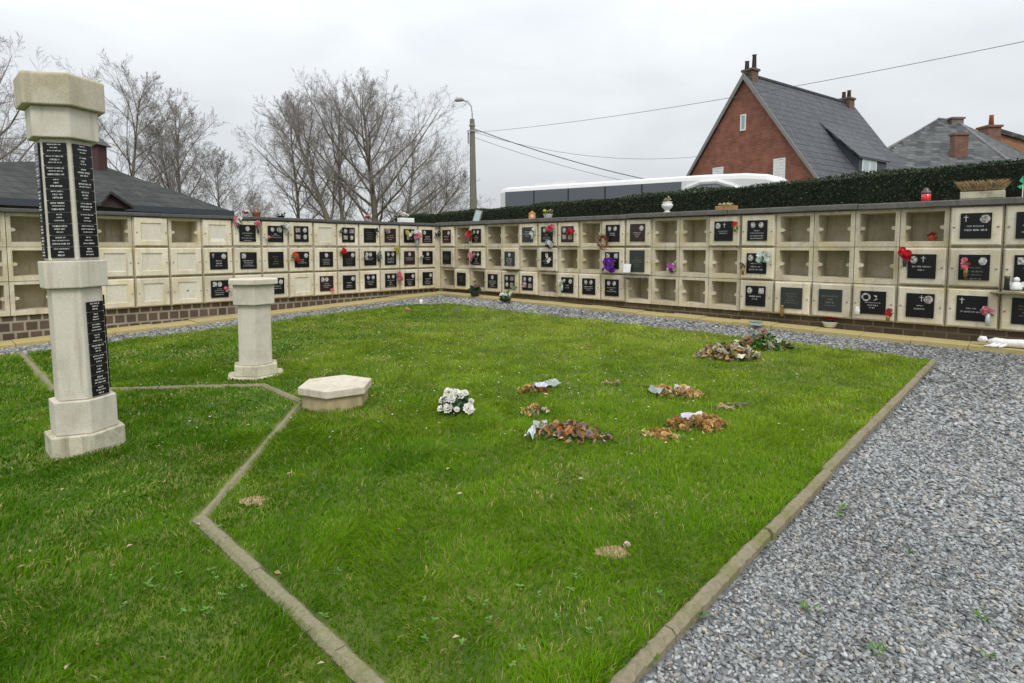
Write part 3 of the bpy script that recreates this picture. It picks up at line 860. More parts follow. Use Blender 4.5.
# ------------------------------------------------------------------ flowers: helpers
def blossom(mb, c, r, tint, nrm=(0, -.4, .9), petals=11, mi=0):
    """a rounded bloom of overlapping cupped petals"""
    nrm = Vector(nrm).normalized(); a = nrm.orthogonal().normalized(); b_ = nrm.cross(a); c = Vector(c)
    for ring, (rr, up, k) in enumerate(((.95, -.05, petals), (.62, .35, max(5, petals - 4)), (.3, .55, 4))):
        for i in range(k):
            t0 = 2 * math.pi * (i + ring * .4) / k + random.uniform(-.15, .15)
            d = a * math.cos(t0) + b_ * math.sin(t0); s = nrm.cross(d)
            wd = rr * 2.6 / k + .12
            base = c + nrm * r * (up - .25) + d * r * rr * .2
            midp = c + nrm * r * (up + .15) + d * r * rr * .72
            tip = c + nrm * r * (up + random.uniform(.0, .3)) + d * r * rr * random.uniform(.92, 1.12)
            f = random.uniform(.72, 1.1); tn = tuple(min(1, x * f) for x in tint)
            mb.add([base, midp - s * r * wd, tip, midp + s * r * wd], [(0, 1, 2), (0, 2, 3)], mi, None, tn)
def leafy(mb, c, r, n, tint, size=.03, mi=0, flat=1.0):
    for _ in range(n):
        d = Vector((random.gauss(0, 1), random.gauss(0, 1), random.gauss(0, 1) * flat)).normalized()
        p = Vector(c) + d * r * random.uniform(.3, 1); s = size * random.uniform(.6, 1.4)
        ax = Vector((random.gauss(0, 1), random.gauss(0, 1), random.gauss(0, .7))).normalized(); sd = ax.cross(d).normalized() if ax.cross(d).length > .01 else ax.orthogonal()
        f = random.uniform(.6, 1.35); tn = tuple(x * f for x in tint)
        mb.add([p - ax * s, p + sd * s * .42 + d * s * .15, p + ax * s, p - sd * s * .42 + d * s * .1], [(0, 1, 2, 3)], mi, None, tn)
RED, PINK, WHT, PURP, YEL, BRN, ORG = (.62, .02, .03), (.80, .28, .36), (.82, .80, .76), (.24, .05, .48), (.72, .68, .12), (.34, .14, .06), (.55, .24, .08)
GRN, DGRN, GREY = (.05, .14, .03), (.02, .06, .02), (.22, .23, .24)

def wall_pt(side, x, y, d):
    """point d metres in front of a niche wall, on the line of sight"""
    n_, c_ = (nL, CL) if side == 'L' else (nR, CR)
    r_ = ray(x, y); t = (d + c_ @ n_) / (n_[0] * r_.x + n_[1] * r_.y)
    return Vector((0, 0, EYE)) + r_ * t
def out_dir(side): n_ = nL if side == 'L' else nR; return Vector((n_[0], n_[1], 0))

def spray(side, x, y, size, tints, label, leaf=GRN, nb=6, vase=None, d=.12, cat='flowers', spread=1.0, leafn=18):
    """a bunch of artificial flowers fixed to a niche door"""
    size *= 1.12; nb = int(nb * 1.4 + .5)
    p = wall_pt(side, x, y, d); o = out_dir(side); al = Vector((-o.y, o.x, 0))
    root = empty('flower_bunch', (p.x, p.y, p.z), 0, label=label, cat=cat, group='flowers fixed to the niche walls')
    mb = MB()
    for i in range(nb):
        q = al * random.uniform(-1, 1) * size * spread * .62 + Vector((0, 0, random.uniform(-.75, .75) * size)) + o * random.uniform(-.02, .05)
        blossom(mb, q, size * random.uniform(.42, .62), tints[i % len(tints)], o + Vector((0, 0, .35)) + al * random.uniform(-.5, .5), 8)
    mb.build('blossom', PETAL, root, tint=True)
    if leafn:
        mb = MB(); leafy(mb, Vector((0, 0, -size * .2)) - o * .02, size * 1.1, leafn, leaf, size * .38); mb.build('leaves', LEAF, root, tint=True)
    if vase:
        mb = MB(); h = vase[1]
        mb.lathe([(.012, -size * .5 - h), (.02, -size * .5 - h), (.026, -size * .5 - h * .5), (.02, -size * .3)], 8)
        mb.build('vase', vase[0], root, smooth=True)
    return root
DARKV = simple('dark_vase', (.04, .045, .04), .4); 
GLASSY = simple('pale_glass', (.40, .48, .44), .15, spec=.8)

L = 'L'; Rr = 'R'
spray(L, 238, 221, .075, [PINK, WHT], 'pale pink and white bunch between the paper-strip door and the first top-row plaque', leaf=DGRN, nb=4, vase=(DARKV, .1))
spray(L, 258, 225, .075, [PINK], 'pink bunch in a dark holder right of the top-row plaque with one central portrait', leaf=DGRN, nb=4, vase=(DARKV, .12))
spray(L, 285, 227, .075, [WHT], 'white flowers with green leaves at the right end of a top-row plaque with three portraits', leaf=GRN, nb=4, leafn=24)
spray(L, 267, 238, .05, [WHT, PINK], 'small white and pink posy at the lower left of the top-row plaque with three portraits', nb=3, leafn=8)
spray(L, 228, 289, .07, [WHT, PINK], 'white and pink flower on the lowest plaque just left of the short pedestal', nb=4, leafn=10)
spray(L, 295, 257, .085, [RED, (.75, .06, .02)], 'bright red poinsettia bunch at the left of a middle-row plaque near the pedestal', nb=6)
spray(L, 343, 252, .075, [RED], 'red flowers with trailing greenery, the red bunch nearest the corner on the side wall', nb=4, leafn=30)
spray(L, 341, 231, .05, [(.25, .18, .2)], 'dull purple flower left of a top-row plaque with four pictures near the trees', leaf=DGRN, nb=3)
spray(L, 332, 290, .045, [PINK], 'small pink figure-like posy at the right of a bottom-row plaque below a plain door', nb=3, leafn=4)
spray(L, 377, 231, .06, [(.05, .08, .07)], 'dark green cross-shaped wreath beside a top-row plaque', leaf=DGRN, nb=2, leafn=40)
spray(L, 387, 231, .06, [(.7, .45, .45)], 'dusty pink bunch at the left of the dark red top-row plaque', leaf=DGRN, nb=4)
spray(L, 366, 257, .05, [(.6, .52, .55)], 'faded lilac flowers at the left of a middle-row plaque', nb=3)
spray(L, 379, 255, .07, [GREY, (.3, .33, .4)], 'grey-blue flowers in a grey vase at the right of a middle-row plaque', leaf=DGRN, nb=5, vase=(GRANG, .12))
spray(L, 398, 249, .075, [YEL, (.5, .62, .12)], 'yellow-green bunch above the middle-row plaque with two round portraits', nb=5, leafn=12)
spray(L, 399, 276, .085, [PINK, (.75, .18, .26)], 'pink bunch at the right of a bottom-row plaque with two portraits, nearest the corner', nb=6, leafn=10)
spray(L, 408, 234, .075, [YEL, WHT], 'yellow bunch on the top-row plaque two from the corner', nb=5, vase=(GLASSY, .1))
spray(L, 417, 234, .10, [PINK, WHT, PINK], 'large pink and white bunch between the two top-row plaques nearest the corner', nb=8, vase=(GLASSY, .25))
spray(L, 421, 258, .055, [(.55, .6, .62)], 'pale grey flowers at the left of the middle-row plaque nearest the corner', nb=3)
spray(Rr, 437.5, 233, .085, [WHT], 'white flowers over a black heart-shaped holder right in the wall corner', leaf=(.01, .01, .012), nb=5, leafn=40)
spray(Rr, 470, 234, .10, [RED, (.78, .08, .12)], 'crimson bunch in the top-row, beside the first open niche from the corner', nb=7, vase=(DARKV, .12))
spray(Rr, 471, 257, .10, [PINK, (.85, .42, .5)], 'rose-pink bunch in a dark holder beside the second-row open niche next to the corner', leaf=DGRN, nb=6, vase=(DARKV, .12))
spray(Rr, 532, 231, .06, [WHT], 'white flower on a tall green stem on the top-row grey plaque', nb=3, vase=(GLASSY, .14))
spray(Rr, 550, 229, .09, [(.75, .08, .16), (.8, .15, .25)], 'deep pink bunch on the top-row plaque with a dark planting tray below', nb=6)
spray(Rr, 548, 244, .09, [(.3, .42, .5), WHT], 'blue-green and white foliage tray under the deep pink bunch', leaf=(.03, .06, .05), nb=3, leafn=50, spread=1.8)
spray(Rr, 571, 231, .07, [RED, (.5, .02, .03)], 'dark red flowers across a top-row black plaque with pale portraits', nb=5, spread=1.6)
spray(Rr, 549, 259, .065, [WHT], 'single white lily on a middle-row black plaque', nb=3, leafn=8)
spray(Rr, 562, 283, .07, [WHT, (.75, .7, .62)], 'white bunch at the left of a bottom-row plaque beside an open niche', nb=4, vase=(GLASSY, .12))
spray(Rr, 514, 287, .06, [(.3, .42, .1), (.72, .7, .6)], 'leafy green sprig with cream buds on a bottom-row plaque of pictures', nb=3, leafn=30)
spray(Rr, 523, 284, .06, [(.8, .62, .62)], 'pale pink posy on a bottom-row picture plaque below the open niches', nb=3)
spray(Rr, 609, 265, .12, [PURP, (.35, .1, .6)], 'large violet bunch with long ribbons over a middle-row plaque with two framed pictures', leaf=(.06, .02, .12), nb=9, leafn=26)
spray(Rr, 671, 269, .085, [(.45, .08, .4), WHT, (.55, .15, .5)], 'purple and white ball of flowers lying in an open middle-row niche', nb=7, d=.04, leafn=4)
spray(Rr, 735, 225, .05, [RED, (.8, .04, .03)], 'single red rose with green leaves in a small urn on a top-row black plaque', nb=3, leaf=(.06, .25, .05), vase=(BRASS, .08), d=.13, leafn=26)
spray(Rr, 763, 257, .085, [WHT, (.7, .82, .78)], 'white and mint bunch with long leaves on a middle-row plaque under a pair of portraits', leaf=(.05, .2, .07), nb=6, leafn=30)
spray(Rr, 743, 265, .05, [(.22, .12, .12)], 'dark plum dried flowers in a brass holder at the left of a middle-row plaque', nb=3, vase=(BRASS, .13), leafn=4)
spray(Rr, 888, 313, .05, [(.5, .06, .05), RED], 'small red bunch in a brass holder on the plaque with round emblem and dove', nb=5, vase=(BRASS, .08), leafn=8)
spray(Rr, 905, 254, .075, [RED, (.7, .03, .06)], 'red carnations in a dark tube left of a middle-row plaque below the lantern', nb=7, vase=(DARKV, .13), leafn=8)
spray(Rr, 966, 264, .062, [(.85, .18, .32), PINK, RED], 'bright pink rose with red and green in a brass vase on a middle-row plaque', nb=5, vase=(BRASS, .13), leafn=20)
spray(Rr, 988, 312, .06, [(.72, .3, .33), (.6, .2, .25)], 'dusty pink spreading bunch in a pale holder at the right of a bottom-row cross plaque', nb=6, vase=(GLASSY, .14), spread=1.7, leafn=10)
# brown wreath
p = wall_pt(Rr, 603, 242, .13); o_ = out_dir(Rr); al = Vector((-o_.y, o_.x, 0))
mb = MB()
for k in range(150):
    a = random.random() * 6.283; rr = .095 + random.gauss(0, .02)
    c = al * math.cos(a) * rr + Vector((0, 0, math.sin(a) * rr * 1.15)) + o_ * random.gauss(0, .015)
    leafy(mb, c, .012, 1, random.choice([(.24, .09, .04), (.35, .13, .05), (.14, .06, .03), (.4, .2, .1)]), .03)
tag(mb.build('wreath', LEAF, loc=p, tint=True), 'russet brown ring wreath hanging beside an open top-row niche', 'wreath')
# small shelves under plaques, with what stands on them
SH = simple('grey_shelf_stone', (.18, .18, .17), .5, noise=.3, scale=30)
def shelf(x, y, wd, label, mat=SH):
    p = wall_pt(Rr, x, y, .1)
    mb = MB(); M = Matrix.Translation(p) @ Matrix.Rotation(math.atan2(uR[1], uR[0]), 4, 'Z')
    mb.chbox(-wd / 2, wd / 2, -.075, .055, -.014, .006, .006, 0, M)
    for sx in (-.36, .36): mb.box(wd * sx - .008, wd * sx + .008, -.03, .053, -.05, -.0145, 0, M)
    return tag(mb.build('shelf', mat), label, 'shelf', 'small shelves under niche plaques')
shelf(635, 277, .44, 'dark stone shelf below the tall grey plaque')
shelf(512, 269, .40, 'stone shelf under the single-portrait plaque between two open niches', STRIPC)
shelf(1015, 293, .46, 'pale stone shelf under a portrait plaque at the wall end by the path', STRIPC)
p = wall_pt(Rr, 627, 268, .12)
M = Matrix.Translation(p) @ Matrix.Rotation(math.atan2(uR[1], uR[0]), 4, 'Z') @ Matrix.Rotation(R(-12), 4, 'X')
mb = MB(); mb.box(-.075, .075, -.006, .006, -.085, .075, 0, M); tag(mb.build('paper_card', WHITE), 'blank white card leaning on the shelf of the tall grey plaque', 'card')
# ornaments in front of the last plaque: figurine, grey tube vase, green foliage
def lathe_thing(name, base, prof, mat, label, cat, n=14, group=None):
    mb = MB(); mb.lathe(prof, n); return tag(mb.build(name, mat, loc=base, smooth=True), label, cat, group)
p = wall_pt(Rr, 1016, 290, .13)
root = empty('figurine', (p.x, p.y, p.z), 0, label='white crouching angel figurine on the shelf at the wall end', cat='figurine')
WST = simple('white_stone', (.74, .73, .70), .6, noise=.15, scale=40)
mb = MB(); mb.lathe([(.055, 0), (.06, .02), (.05, .06), (.03, .095), (.012, .1)], 12); mb.build('body', WST, root, smooth=True)
mb = MB(); mb.lathe([(.004, .09), (.026, .1), (.034, .122), (.026, .146), (.004, .156)], 12); mb.build('head', WST, root, smooth=True)
for s in (-1, 1):
    mb = MB(); q = al * s
    mb.prism([[tuple(q * .03 + Vector((0, 0, .03))), tuple(q * .1 + Vector((0, 0, .05))), tuple(q * .085 + Vector((0, 0, .11))), tuple(q * .035 + Vector((0, 0, .09)))],
              [tuple(q * .03 + Vector((0, 0, .03)) - o_ * .015), tuple(q * .1 + Vector((0, 0, .05)) - o_ * .015), tuple(q * .085 + Vector((0, 0, .11)) - o_ * .015), tuple(q * .035 + Vector((0, 0, .09)) - o_ * .015)]])
    mb.build('wing', WST, root)
p = wall_pt(Rr, 1006.5, 290, .13)
lathe_thing('vase', (p.x, p.y, p.z), [(.02, 0), (.028, .005), (.026, .14), (.03, .17), (.024, .17), (.02, .05)], GRANG, 'tall grey tube vase on the shelf beside the white figurine', 'vase')
p = wall_pt(Rr, 782, 311, .09)
mb = MB(); mb.lathe([(.012, -.08), (.022, -.07), (.028, .0), (.018, .07), (.026, .09), (.02, .09)], 10)
tag(mb.build('vase', BRASS, loc=p, smooth=True), 'slim brass vase fixed at the left of a plain bottom-row plaque', 'vase')
p = wall_pt(Rr, 857, 311, .10)
mb = MB(); mb.lathe([(.02, -.05), (.034, -.04), (.036, .02), (.026, .045), (.034, .06), (.028, .06)], 10)
tag(mb.build('vase', WST, loc=p, smooth=True), 'squat white vase at the left of the plaque with a round emblem and a dove', 'vase')

# things inside niches / on the apron
def pot_of_flowers(name, base, r, h, potm, tints, nb, label, leaf=GRN, leafn=30, size=.03, cat='potted flowers'):
    root = empty(name, base, 0, label=label, cat=cat)
    mb = MB(); mb.lathe([(r * .62, 0), (r * .72, .004), (r, h * .9), (r * 1.08, h), (r * .92, h), (r * .85, h * .85)], 16); mb.build('pot', potm, root, smooth=True)
    if leafn:
        mb = MB(); leafy(mb, Vector((0, 0, h + r * .35)), r * 1.15, leafn, leaf, size, flat=.6); mb.build('leaves', LEAF, root, tint=True)
    if nb:
        mb = MB()
        for i in range(nb):
            a = i * 2.4; q = r * .85 * math.sqrt((i + .3) / nb)
            blossom(mb, Vector((q * math.cos(a), q * math.sin(a), h + r * random.uniform(.35, .8))), size * .9, tints[i % len(tints)], (math.cos(a) * .4, math.sin(a) * .4 - .2, .8), 8)
        mb.build('blossom', PETAL, root, tint=True)
    return root
p = wall_pt(Rr, 932, 241, -.13)
pot_of_flowers('flowerpot', (p.x, p.y, 2.12 - RH + .09), .06, .05, simple('red_pot', (.5, .06, .03), .5), [RED], 4, 'small red flowerpot inside the top-row open niche below the red lantern', leafn=6, size=.03)
def apron_pt(side, x, y):
    d = ray(x, y); t = (EYE - .06) / (.0176 * d.x + .032 * d.y - d.z); return Vector((0, 0, EYE)) + d * t
p = apron_pt(L, 475, 296)
pot_of_flowers('potted_plant', p, .12, .12, simple('dark_pot', (.05, .05, .045), .6), [(.35, .1, .12)], 3, 'bushy dark green potted plant on the paving near the wall corner', leaf=DGRN, leafn=110, size=.05, cat='potted plant')
p = apron_pt(Rr, 505, 301)
pot_of_flowers('flower_bowl', p, .14, .05, DARKV, [WHT], 9, 'low dish of white flowers on the paving below the open niches', leafn=30, size=.055)
p = apron_pt(Rr, 830, 327)
pot_of_flowers('flower_bowl', p, .11, .08, WHITE, [RED, (.55, .02, .05)], 11, 'white bowl of red flowers on the paving below a plain bottom-row plaque', leafn=16, size=.05)
p = apron_pt(L, 421, 304)
root = empty('candle', p, 0, label='small white grave candle on the paving close to the wall corner', cat='candle')
mb = MB(); mb.lathe([(.03, 0), (.034, .01), (.034, .09), (.024, .1)], 12); mb.build('holder', WHITE, root, smooth=True)
mb = MB(); mb.lathe([(.026, .101), (.026, .11), (.006, .12)], 10); mb.build('lid', BRASS, root, smooth=True)
p = apron_pt(Rr, 756, 325)
root = empty('glass_box', p, math.atan2(uR[1], uR[0]), label='small clear rectangular box lying on the paving beneath a bottom-row portrait plaque', cat='box')
mb = MB(); mb.box(-.085, .085, -.045, .045, .0, .045); mb.build('body', GLASSY, root)
mb = MB(); mb.box(-.09, .09, -.05, .05, .0455, .055); mb.build('lid', simple('green_lid', (.16, .32, .26), .4), root)
p = apron_pt(Rr, 1006, 347.5)
root = empty('stone_sculpture', p, math.atan2(uR[1], uR[0]), label='white sculpted stone lying on the paving at the wall end by the gravel path', cat='sculpture')
mb = MB()
mb.tube([(-.17, 0, .05), (-.1, -.01, .06), (0, 0, .055), (.14, 0, .06), (.3, .0, .05)], [.03, .055, .05, .055, .045], 10); mb.build('body', WST, root, smooth=True)
mb = MB(); mb.tube([(-.27, -.01, .06), (-.24, -.01, .075), (-.2, -.01, .075), (-.18, -.01, .06)], [.012, .045, .045, .015], 10); mb.build('head', WST, root, smooth=True)
mb = MB()
for k in range(3): mb.tube([(-.1 + .05 * k, -.05, .04), (-.14 + .05 * k, -.1, .02), (-.2 + .07 * k, -.13, .012)], [.02, .018, .008], 7)
mb.build('arm', WST, root, smooth=True)
for (x, y, s) in ((693, 325, .05), (441, 297.5, .1)):
    p = apron_pt(Rr, x, y)
mb = MB(); p = on_ground(457, 312); mb.lathe([(.05, 0), (.09, .02), (.07, .06), (.02, .075)], 9)
tag(mb.build('stone', simple('dark_stone', (.06, .07, .06), .8, noise=.3, scale=30), loc=p), 'lone dark stone on the gravel strip near the wall corner', 'stone')

# things standing on the coping
def coping_pt(side, x, y, zt):
    d = ray(x, y); t = (zt - EYE) / d.z
    n_, c_ = (nL, CL) if side == L else (nR, CR)
    return wall_pt(side, x, y, 0.0)
def cope_base(side, x, back, zt):
    n_, c_ = (nL, CL) if side == L else (nR, CR)
    p = wall_pt(side, x, 220, -back); return Vector((p.x, p.y, zt))
ZL, ZR = 2.185, 2.205
TERRA = simple('terracotta', (.36, .12, .06), .8, noise=.2, scale=30)
b0 = cope_base(L, 246, .1, ZL); pot_of_flowers('flowerpot', b0, .06, .05, WHITE, [PINK, WHT], 6, 'pale pink and white flowers standing on the side wall coping beside a terracotta pot', leafn=6, size=.055)
b0 = cope_base(L, 256.5, .12, ZL); pot_of_flowers('flowerpot', b0, .085, .1, TERRA, [BRN], 0, 'squat terracotta pot on the side wall coping', leafn=14, leaf=BRN, size=.03)
b0 = cope_base(L, 281, .15, ZL); pot_of_flowers('flowerpot', b0, .08, .05, DARKV, [], 0, 'dark grey pot of low dark foliage on the side wall coping', leafn=30, leaf=DGRN, size=.03)
b0 = cope_base(L, 368, .1, ZL); pot_of_flowers('flowerpot', b0, .07, .06, WHITE, [PINK, (.7, .4, .4)], 7, 'pink flowers standing on the side wall coping before the bare trees', leafn=14, size=.06)
b0 = cope_base(L, 406, .1, ZL)
root = empty('planter', b0, math.atan2(uL[1], uL[0]), label='small white trough of pale flowers on the coping near the wall corner', cat='planter')
mb = MB(); mb.chbox(-.2, .2, -.07, .07, .002, .11, .01); mb.build('trough', WHITE, root)
mb = MB(); [blossom(mb, (random.uniform(-.15, .05), 0, .16 + random.uniform(0, .08)), .05, random.choice([WHT, (.75, .5, .5)]), (0, -.5, .8), 8) for _ in range(6)]; mb.build('blossom', PETAL, root, tint=True)
b0 = cope_base(Rr, 476, .12, ZR)
root = empty('picture_frame', b0, math.atan2(uR[1], uR[0]), label='leaning pale green glass frame on the hedge-side coping', cat='frame'); root.rotation_euler.x = R(-14); root.rotation_euler.y = R(10)
mb = MB(); mb.box(-.1, .1, -.012, .012, .004, .27); mb.build('pane', simple('pale_green_glass', (.32, .45, .42), .12, spec=.8), root)
mb = MB(); mb.box(-.115, -.101, -.016, .016, .0, .285); mb.box(.101, .115, -.016, .016, .0, .285); mb.box(-.1005, .1005, -.016, .016, .271, .285); mb.build('rim', SH, root)
b0 = cope_base(Rr, 532, .1, ZR)
root = empty('lantern', b0, 0, label='small orange house-shaped grave lantern on the hedge-side coping', cat='lantern')
OR = simple('orange_plastic', (.55, .24, .09), .5)
mb = MB(); mb.box(-.07, .07, -.05, .05, .001, .11); mb.prism([[(-.085, -.06, .111), (.085, -.06, .111), (0, -.06, .18)], [(-.085, .06, .111), (.085, .06, .111), (0, .06, .18)]]); mb.build('body', OR, root)
mb = MB(); disc(mb, 0, .07, .035, .045, -.051, 0); mb.build('window', simple('yellow_glass', (.7, .55, .3), .2), root)
b0 = cope_base(Rr, 548, .1, ZR); pot_of_flowers('flowerpot', b0, .1, .09, WHITE, [WHT, YEL, (.4, .2, .1)], 6, 'white bowl with cream flowers on the hedge-side coping next to the orange lantern', leafn=20, size=.05)
b0 = cope_base(Rr, 667, .1, ZR)
root = empty('urn', b0, 0, label='white urn with small flowers standing alone on the hedge-side coping', cat='urn')
mb = MB(); mb.lathe([(.06, 0), (.065, .015), (.035, .04), (.05, .06), (.095, .11), (.1, .15), (.07, .18), (.09, .2), (.07, .2)], 16); mb.build('bowl', WST, root, smooth=True)
mb = MB(); leafy(mb, (0, 0, .23), .07, 26, (.3, .3, .2), .03); [blossom(mb, (random.uniform(-.05, .05), random.uniform(-.05, .05), .24), .035, (.6, .35, .35)) for _ in range(3)]; mb.build('plants', LEAF, root, tint=True)
b0 = cope_base(Rr, 726, .1, ZR)
root = empty('planter', b0, math.atan2(uR[1], uR[0]), label='small golden-brown wooden trough with flowers on the hedge-side coping', cat='planter')
mb = MB(); mb.chbox(-.17, .17, -.06, .06, .001, .075, .008); mb.build('trough', simple('honey_wood', (.32, .19, .07), .6, noise=.3, scale=20), root)
mb = MB(); leafy(mb, (.02, 0, .09), .1, 40, (.3, .3, .1), .03, flat=.4); [blossom(mb, (random.uniform(-.1, .1), -.03, .1), .03, (.75, .65, .4)) for _ in range(5)]; mb.build('plants', LEAF, root, tint=True)
b0 = cope_base(Rr, 925, .06, ZR)
root = empty('lantern', b0, 0, label='red glass grave lantern with a dark cap on the hedge-side coping', cat='lantern')
mb = MB(); mb.lathe([(.045, .0), (.05, .008), (.055, .02), (.055, .095), (.045, .1)], 16); mb.build('body', simple('red_glass', (.65, .03, .04), .15, spec=.7), root, smooth=True)
mb = MB(); mb.lathe([(.058, .101), (.06, .11), (.05, .135), (.03, .15), (.032, .165), (.012, .18)], 16); mb.build('cap', simple('dark_cap', (.09, .07, .07), .35, .4), root, smooth=True)
b0 = cope_base(Rr, 981, .1, ZR)
root = empty('planter', b0, math.atan2(uR[1], uR[0]), label='rough pale concrete trough of dry straw-coloured heather on the hedge-side coping', cat='planter')
mb = MB(); mb.chbox(-.22, .22, -.07, .08, .001, .10, .012); mb.build('trough', PLINTHC, root)
mb = MB()
for _ in range(900):
    x = random.uniform(-.21, .21); y = random.uniform(-.08, .08); th = random.uniform(0, 6.3); l = random.uniform(.06, .16)
    tx = x * .12 + math.cos(th) * l * .5; ty = math.sin(th) * l * .5
    tn = random.choice([(.36, .24, .12), (.46, .33, .18), (.28, .17, .09), (.2, .17, .08)])
    mb.add([(x - .004, y, .11), (x + .004, y, .11), (x + tx * .5 + .004, y + ty * .5, .11 + l * .6), (x + tx, y + ty, .11 + l * .9)], [(0, 1, 2, 3)], 0, None, tn)
mb.build('plants', LEAF, root, tint=True)
b0 = cope_base(Rr, 1021, .1, ZR)
root = empty('windmill_toy', b0, 0, label='bright green toy windmill on the hedge-side coping at the frame edge', cat='toy')
mb = MB(); mb.tube([(0, 0, 0), (0, 0, .16)], .006, 6); mb.build('stick', WHITE, root)
mb = MB()
for k in range(4):
    a = k * math.pi / 2 + .3
    mb.prism([[(0, -.012, .16), (.1 * math.cos(a), -.03, .16 + .1 * math.sin(a)), (.07 * math.cos(a + .7), -.012, .16 + .07 * math.sin(a + .7))],
              [(0, -.009, .16), (.1 * math.cos(a), -.027, .16 + .1 * math.sin(a)), (.07 * math.cos(a + .7), -.009, .16 + .07 * math.sin(a + .7))]])
mb.build('sails', simple('green_plastic', (.05, .5, .22), .4), root)

# ------------------------------------------------------------------ bouquets lying on the lawn
def sheet_wrap(mb, p0, p1, wd, tint, lift=.05, mi=0):
    """crumpled wrapping paper: a small curled sheet with thickness from its folds"""
    p0, p1 = Vector(p0), Vector(p1); d = p1 - p0; s = Vector((-d.y, d.x, 0)).normalized()
    n, m = 7, 6; v = []; f = []
    for i in range(n):
        for j in range(m):
            u, t_ = i / (n - 1), j / (m - 1) - .5
            w_ = wd * (.55 + .6 * u)
            v.append(p0 + d * u + s * t_ * w_ + Vector((0, 0, lift * (1 - 3.2 * t_ * t_) + .012 * math.sin(7 * u + 9 * t_) + random.uniform(-.006, .006))))
    for i in range(n - 1):
        for j in range(m - 1): f.append((i * m + j, i * m + j + 1, (i + 1) * m + j + 1, (i + 1) * m + j))
    mb.add(v, f, mi, None, tint)
def bouquet(px, py, label, r, stretch, ang, tints, nb, bsize, leaf, leafn, wrap=None, stems=0, stemdir=None, hgt=.07, lsize=.03, cat='wilted bouquet', wz=.035):
    p = on_ground(px, py, .02)
    root = empty('bouquet', (p.x, p.y, gz(p.x, p.y) + .02), ang, label=label, cat=cat, group='bouquets left on the lawn')
    mb = MB()
    for i in range(nb):
        a = random.random() * 6.283; q = math.sqrt(random.random())
        c = Vector((q * r * stretch * math.cos(a), q * r * math.sin(a), hgt * (1.0 - .7 * q * q) * random.uniform(.5, 1.05) + .012))
        tn = random.choice(tints)
        blossom(mb, c, bsize * random.uniform(.55, 1.0), tn, (math.cos(a) * q + random.gauss(0, .3), math.sin(a) * q - .15 + random.gauss(0, .3), .75), random.choice((5, 6, 7)))
        for _ in range(5):     # shrivelled loose petals and leaves around each head
            leafy(mb, c + Vector((random.gauss(0, bsize * .8), random.gauss(0, bsize * .8), -abs(random.gauss(0, hgt * .25)))), .008, 1, random.choice((tn, random.choice(tints))), bsize * random.uniform(.4, .8))
    if nb: mb.build('blossom', PETAL, root, tint=True)
    if leafn:
        mb = MB()
        for i in range(leafn):
            a = random.random() * 6.283; q = math.sqrt(random.random()) * 1.12
            c = Vector((q * r * stretch * math.cos(a), q * r * math.sin(a), max(.02, hgt * .6 * (1.1 - .8 * q * q)) * random.uniform(.5, 1.3)))
            leafy(mb, c, .012, 1, random.choice(leaf), lsize)
        mb.build('leaves', LEAF, root, tint=True)
    if wrap:
        mb = MB()
        for (x0, y0, x1, y1, wd, tn) in wrap: sheet_wrap(mb, (x0, y0, wz), (x1, y1, wz * .9), wd, tn)
        mb.build('wrapping', PETAL, root, tint=True)
    if stems:
        mb = MB()
        for i in range(stems):
            x0, y0, x1, y1 = stemdir
            mb.tube([(x0 + random.uniform(-.03, .03), y0 + random.uniform(-.03, .03), .05), ((x0 + x1) / 2, (y0 + y1) / 2 + random.uniform(-.02, .02), .05), (x1 + random.uniform(-.05, .05), y1 + random.uniform(-.05, .05), .035)], .0035, 5, 0, random.choice([(.2, .17, .07), (.12, .14, .05)]))
        mb.build('stems', LEAF, root, tint=True)
    return root
BR1, BR2, BR3, BR4 = (.44, .24, .07), (.64, .42, .15), (.19, .10, .04), (.74, .54, .25)
OL, PALE, DRY = (.16, .16, .06), (.55, .52, .42), (.33, .25, .13)
# fresh white roses
p = on_ground(456, 412, .02)
root = empty('bouquet', (p.x, p.y, gz(p.x, p.y) + .02), 0, label='round bouquet of fresh white roses with dark leaves alone on the lawn', cat='bouquet', group='bouquets left on the lawn')
mb = MB()
for (x, y, z, s) in ((-.07, -.03, .13, .052), (.0, .0, .16, .055), (.035, .0, .15, .05), (-.07, .03, .17, .048), (-.055, -.13, .07, .05), (.12, -.14, .07, .056), (.07, .05, .15, .045), (-.11, -.02, .11, .042),
                     (.13, .02, .09, .03), (.02, -.13, .06, .03), (-.12, -.1, .06, .034), (0, .08, .14, .045), (-.03, -.07, .135, .045)):
    blossom(mb, (x, y, z), s, (.84, .82, .75), (x * 3, y * 3 - .5, .8), 12)
mb.build('blossom', PETAL, root, tint=True)
mb = MB(); leafy(mb, (0, -.02, .06), .14, 170, (.022, .055, .03), .035, flat=.55); leafy(mb, (0, -.02, .1), .13, 26, (.2, .3, .14), .025, flat=.5); mb.build('leaves', LEAF, root, tint=True)

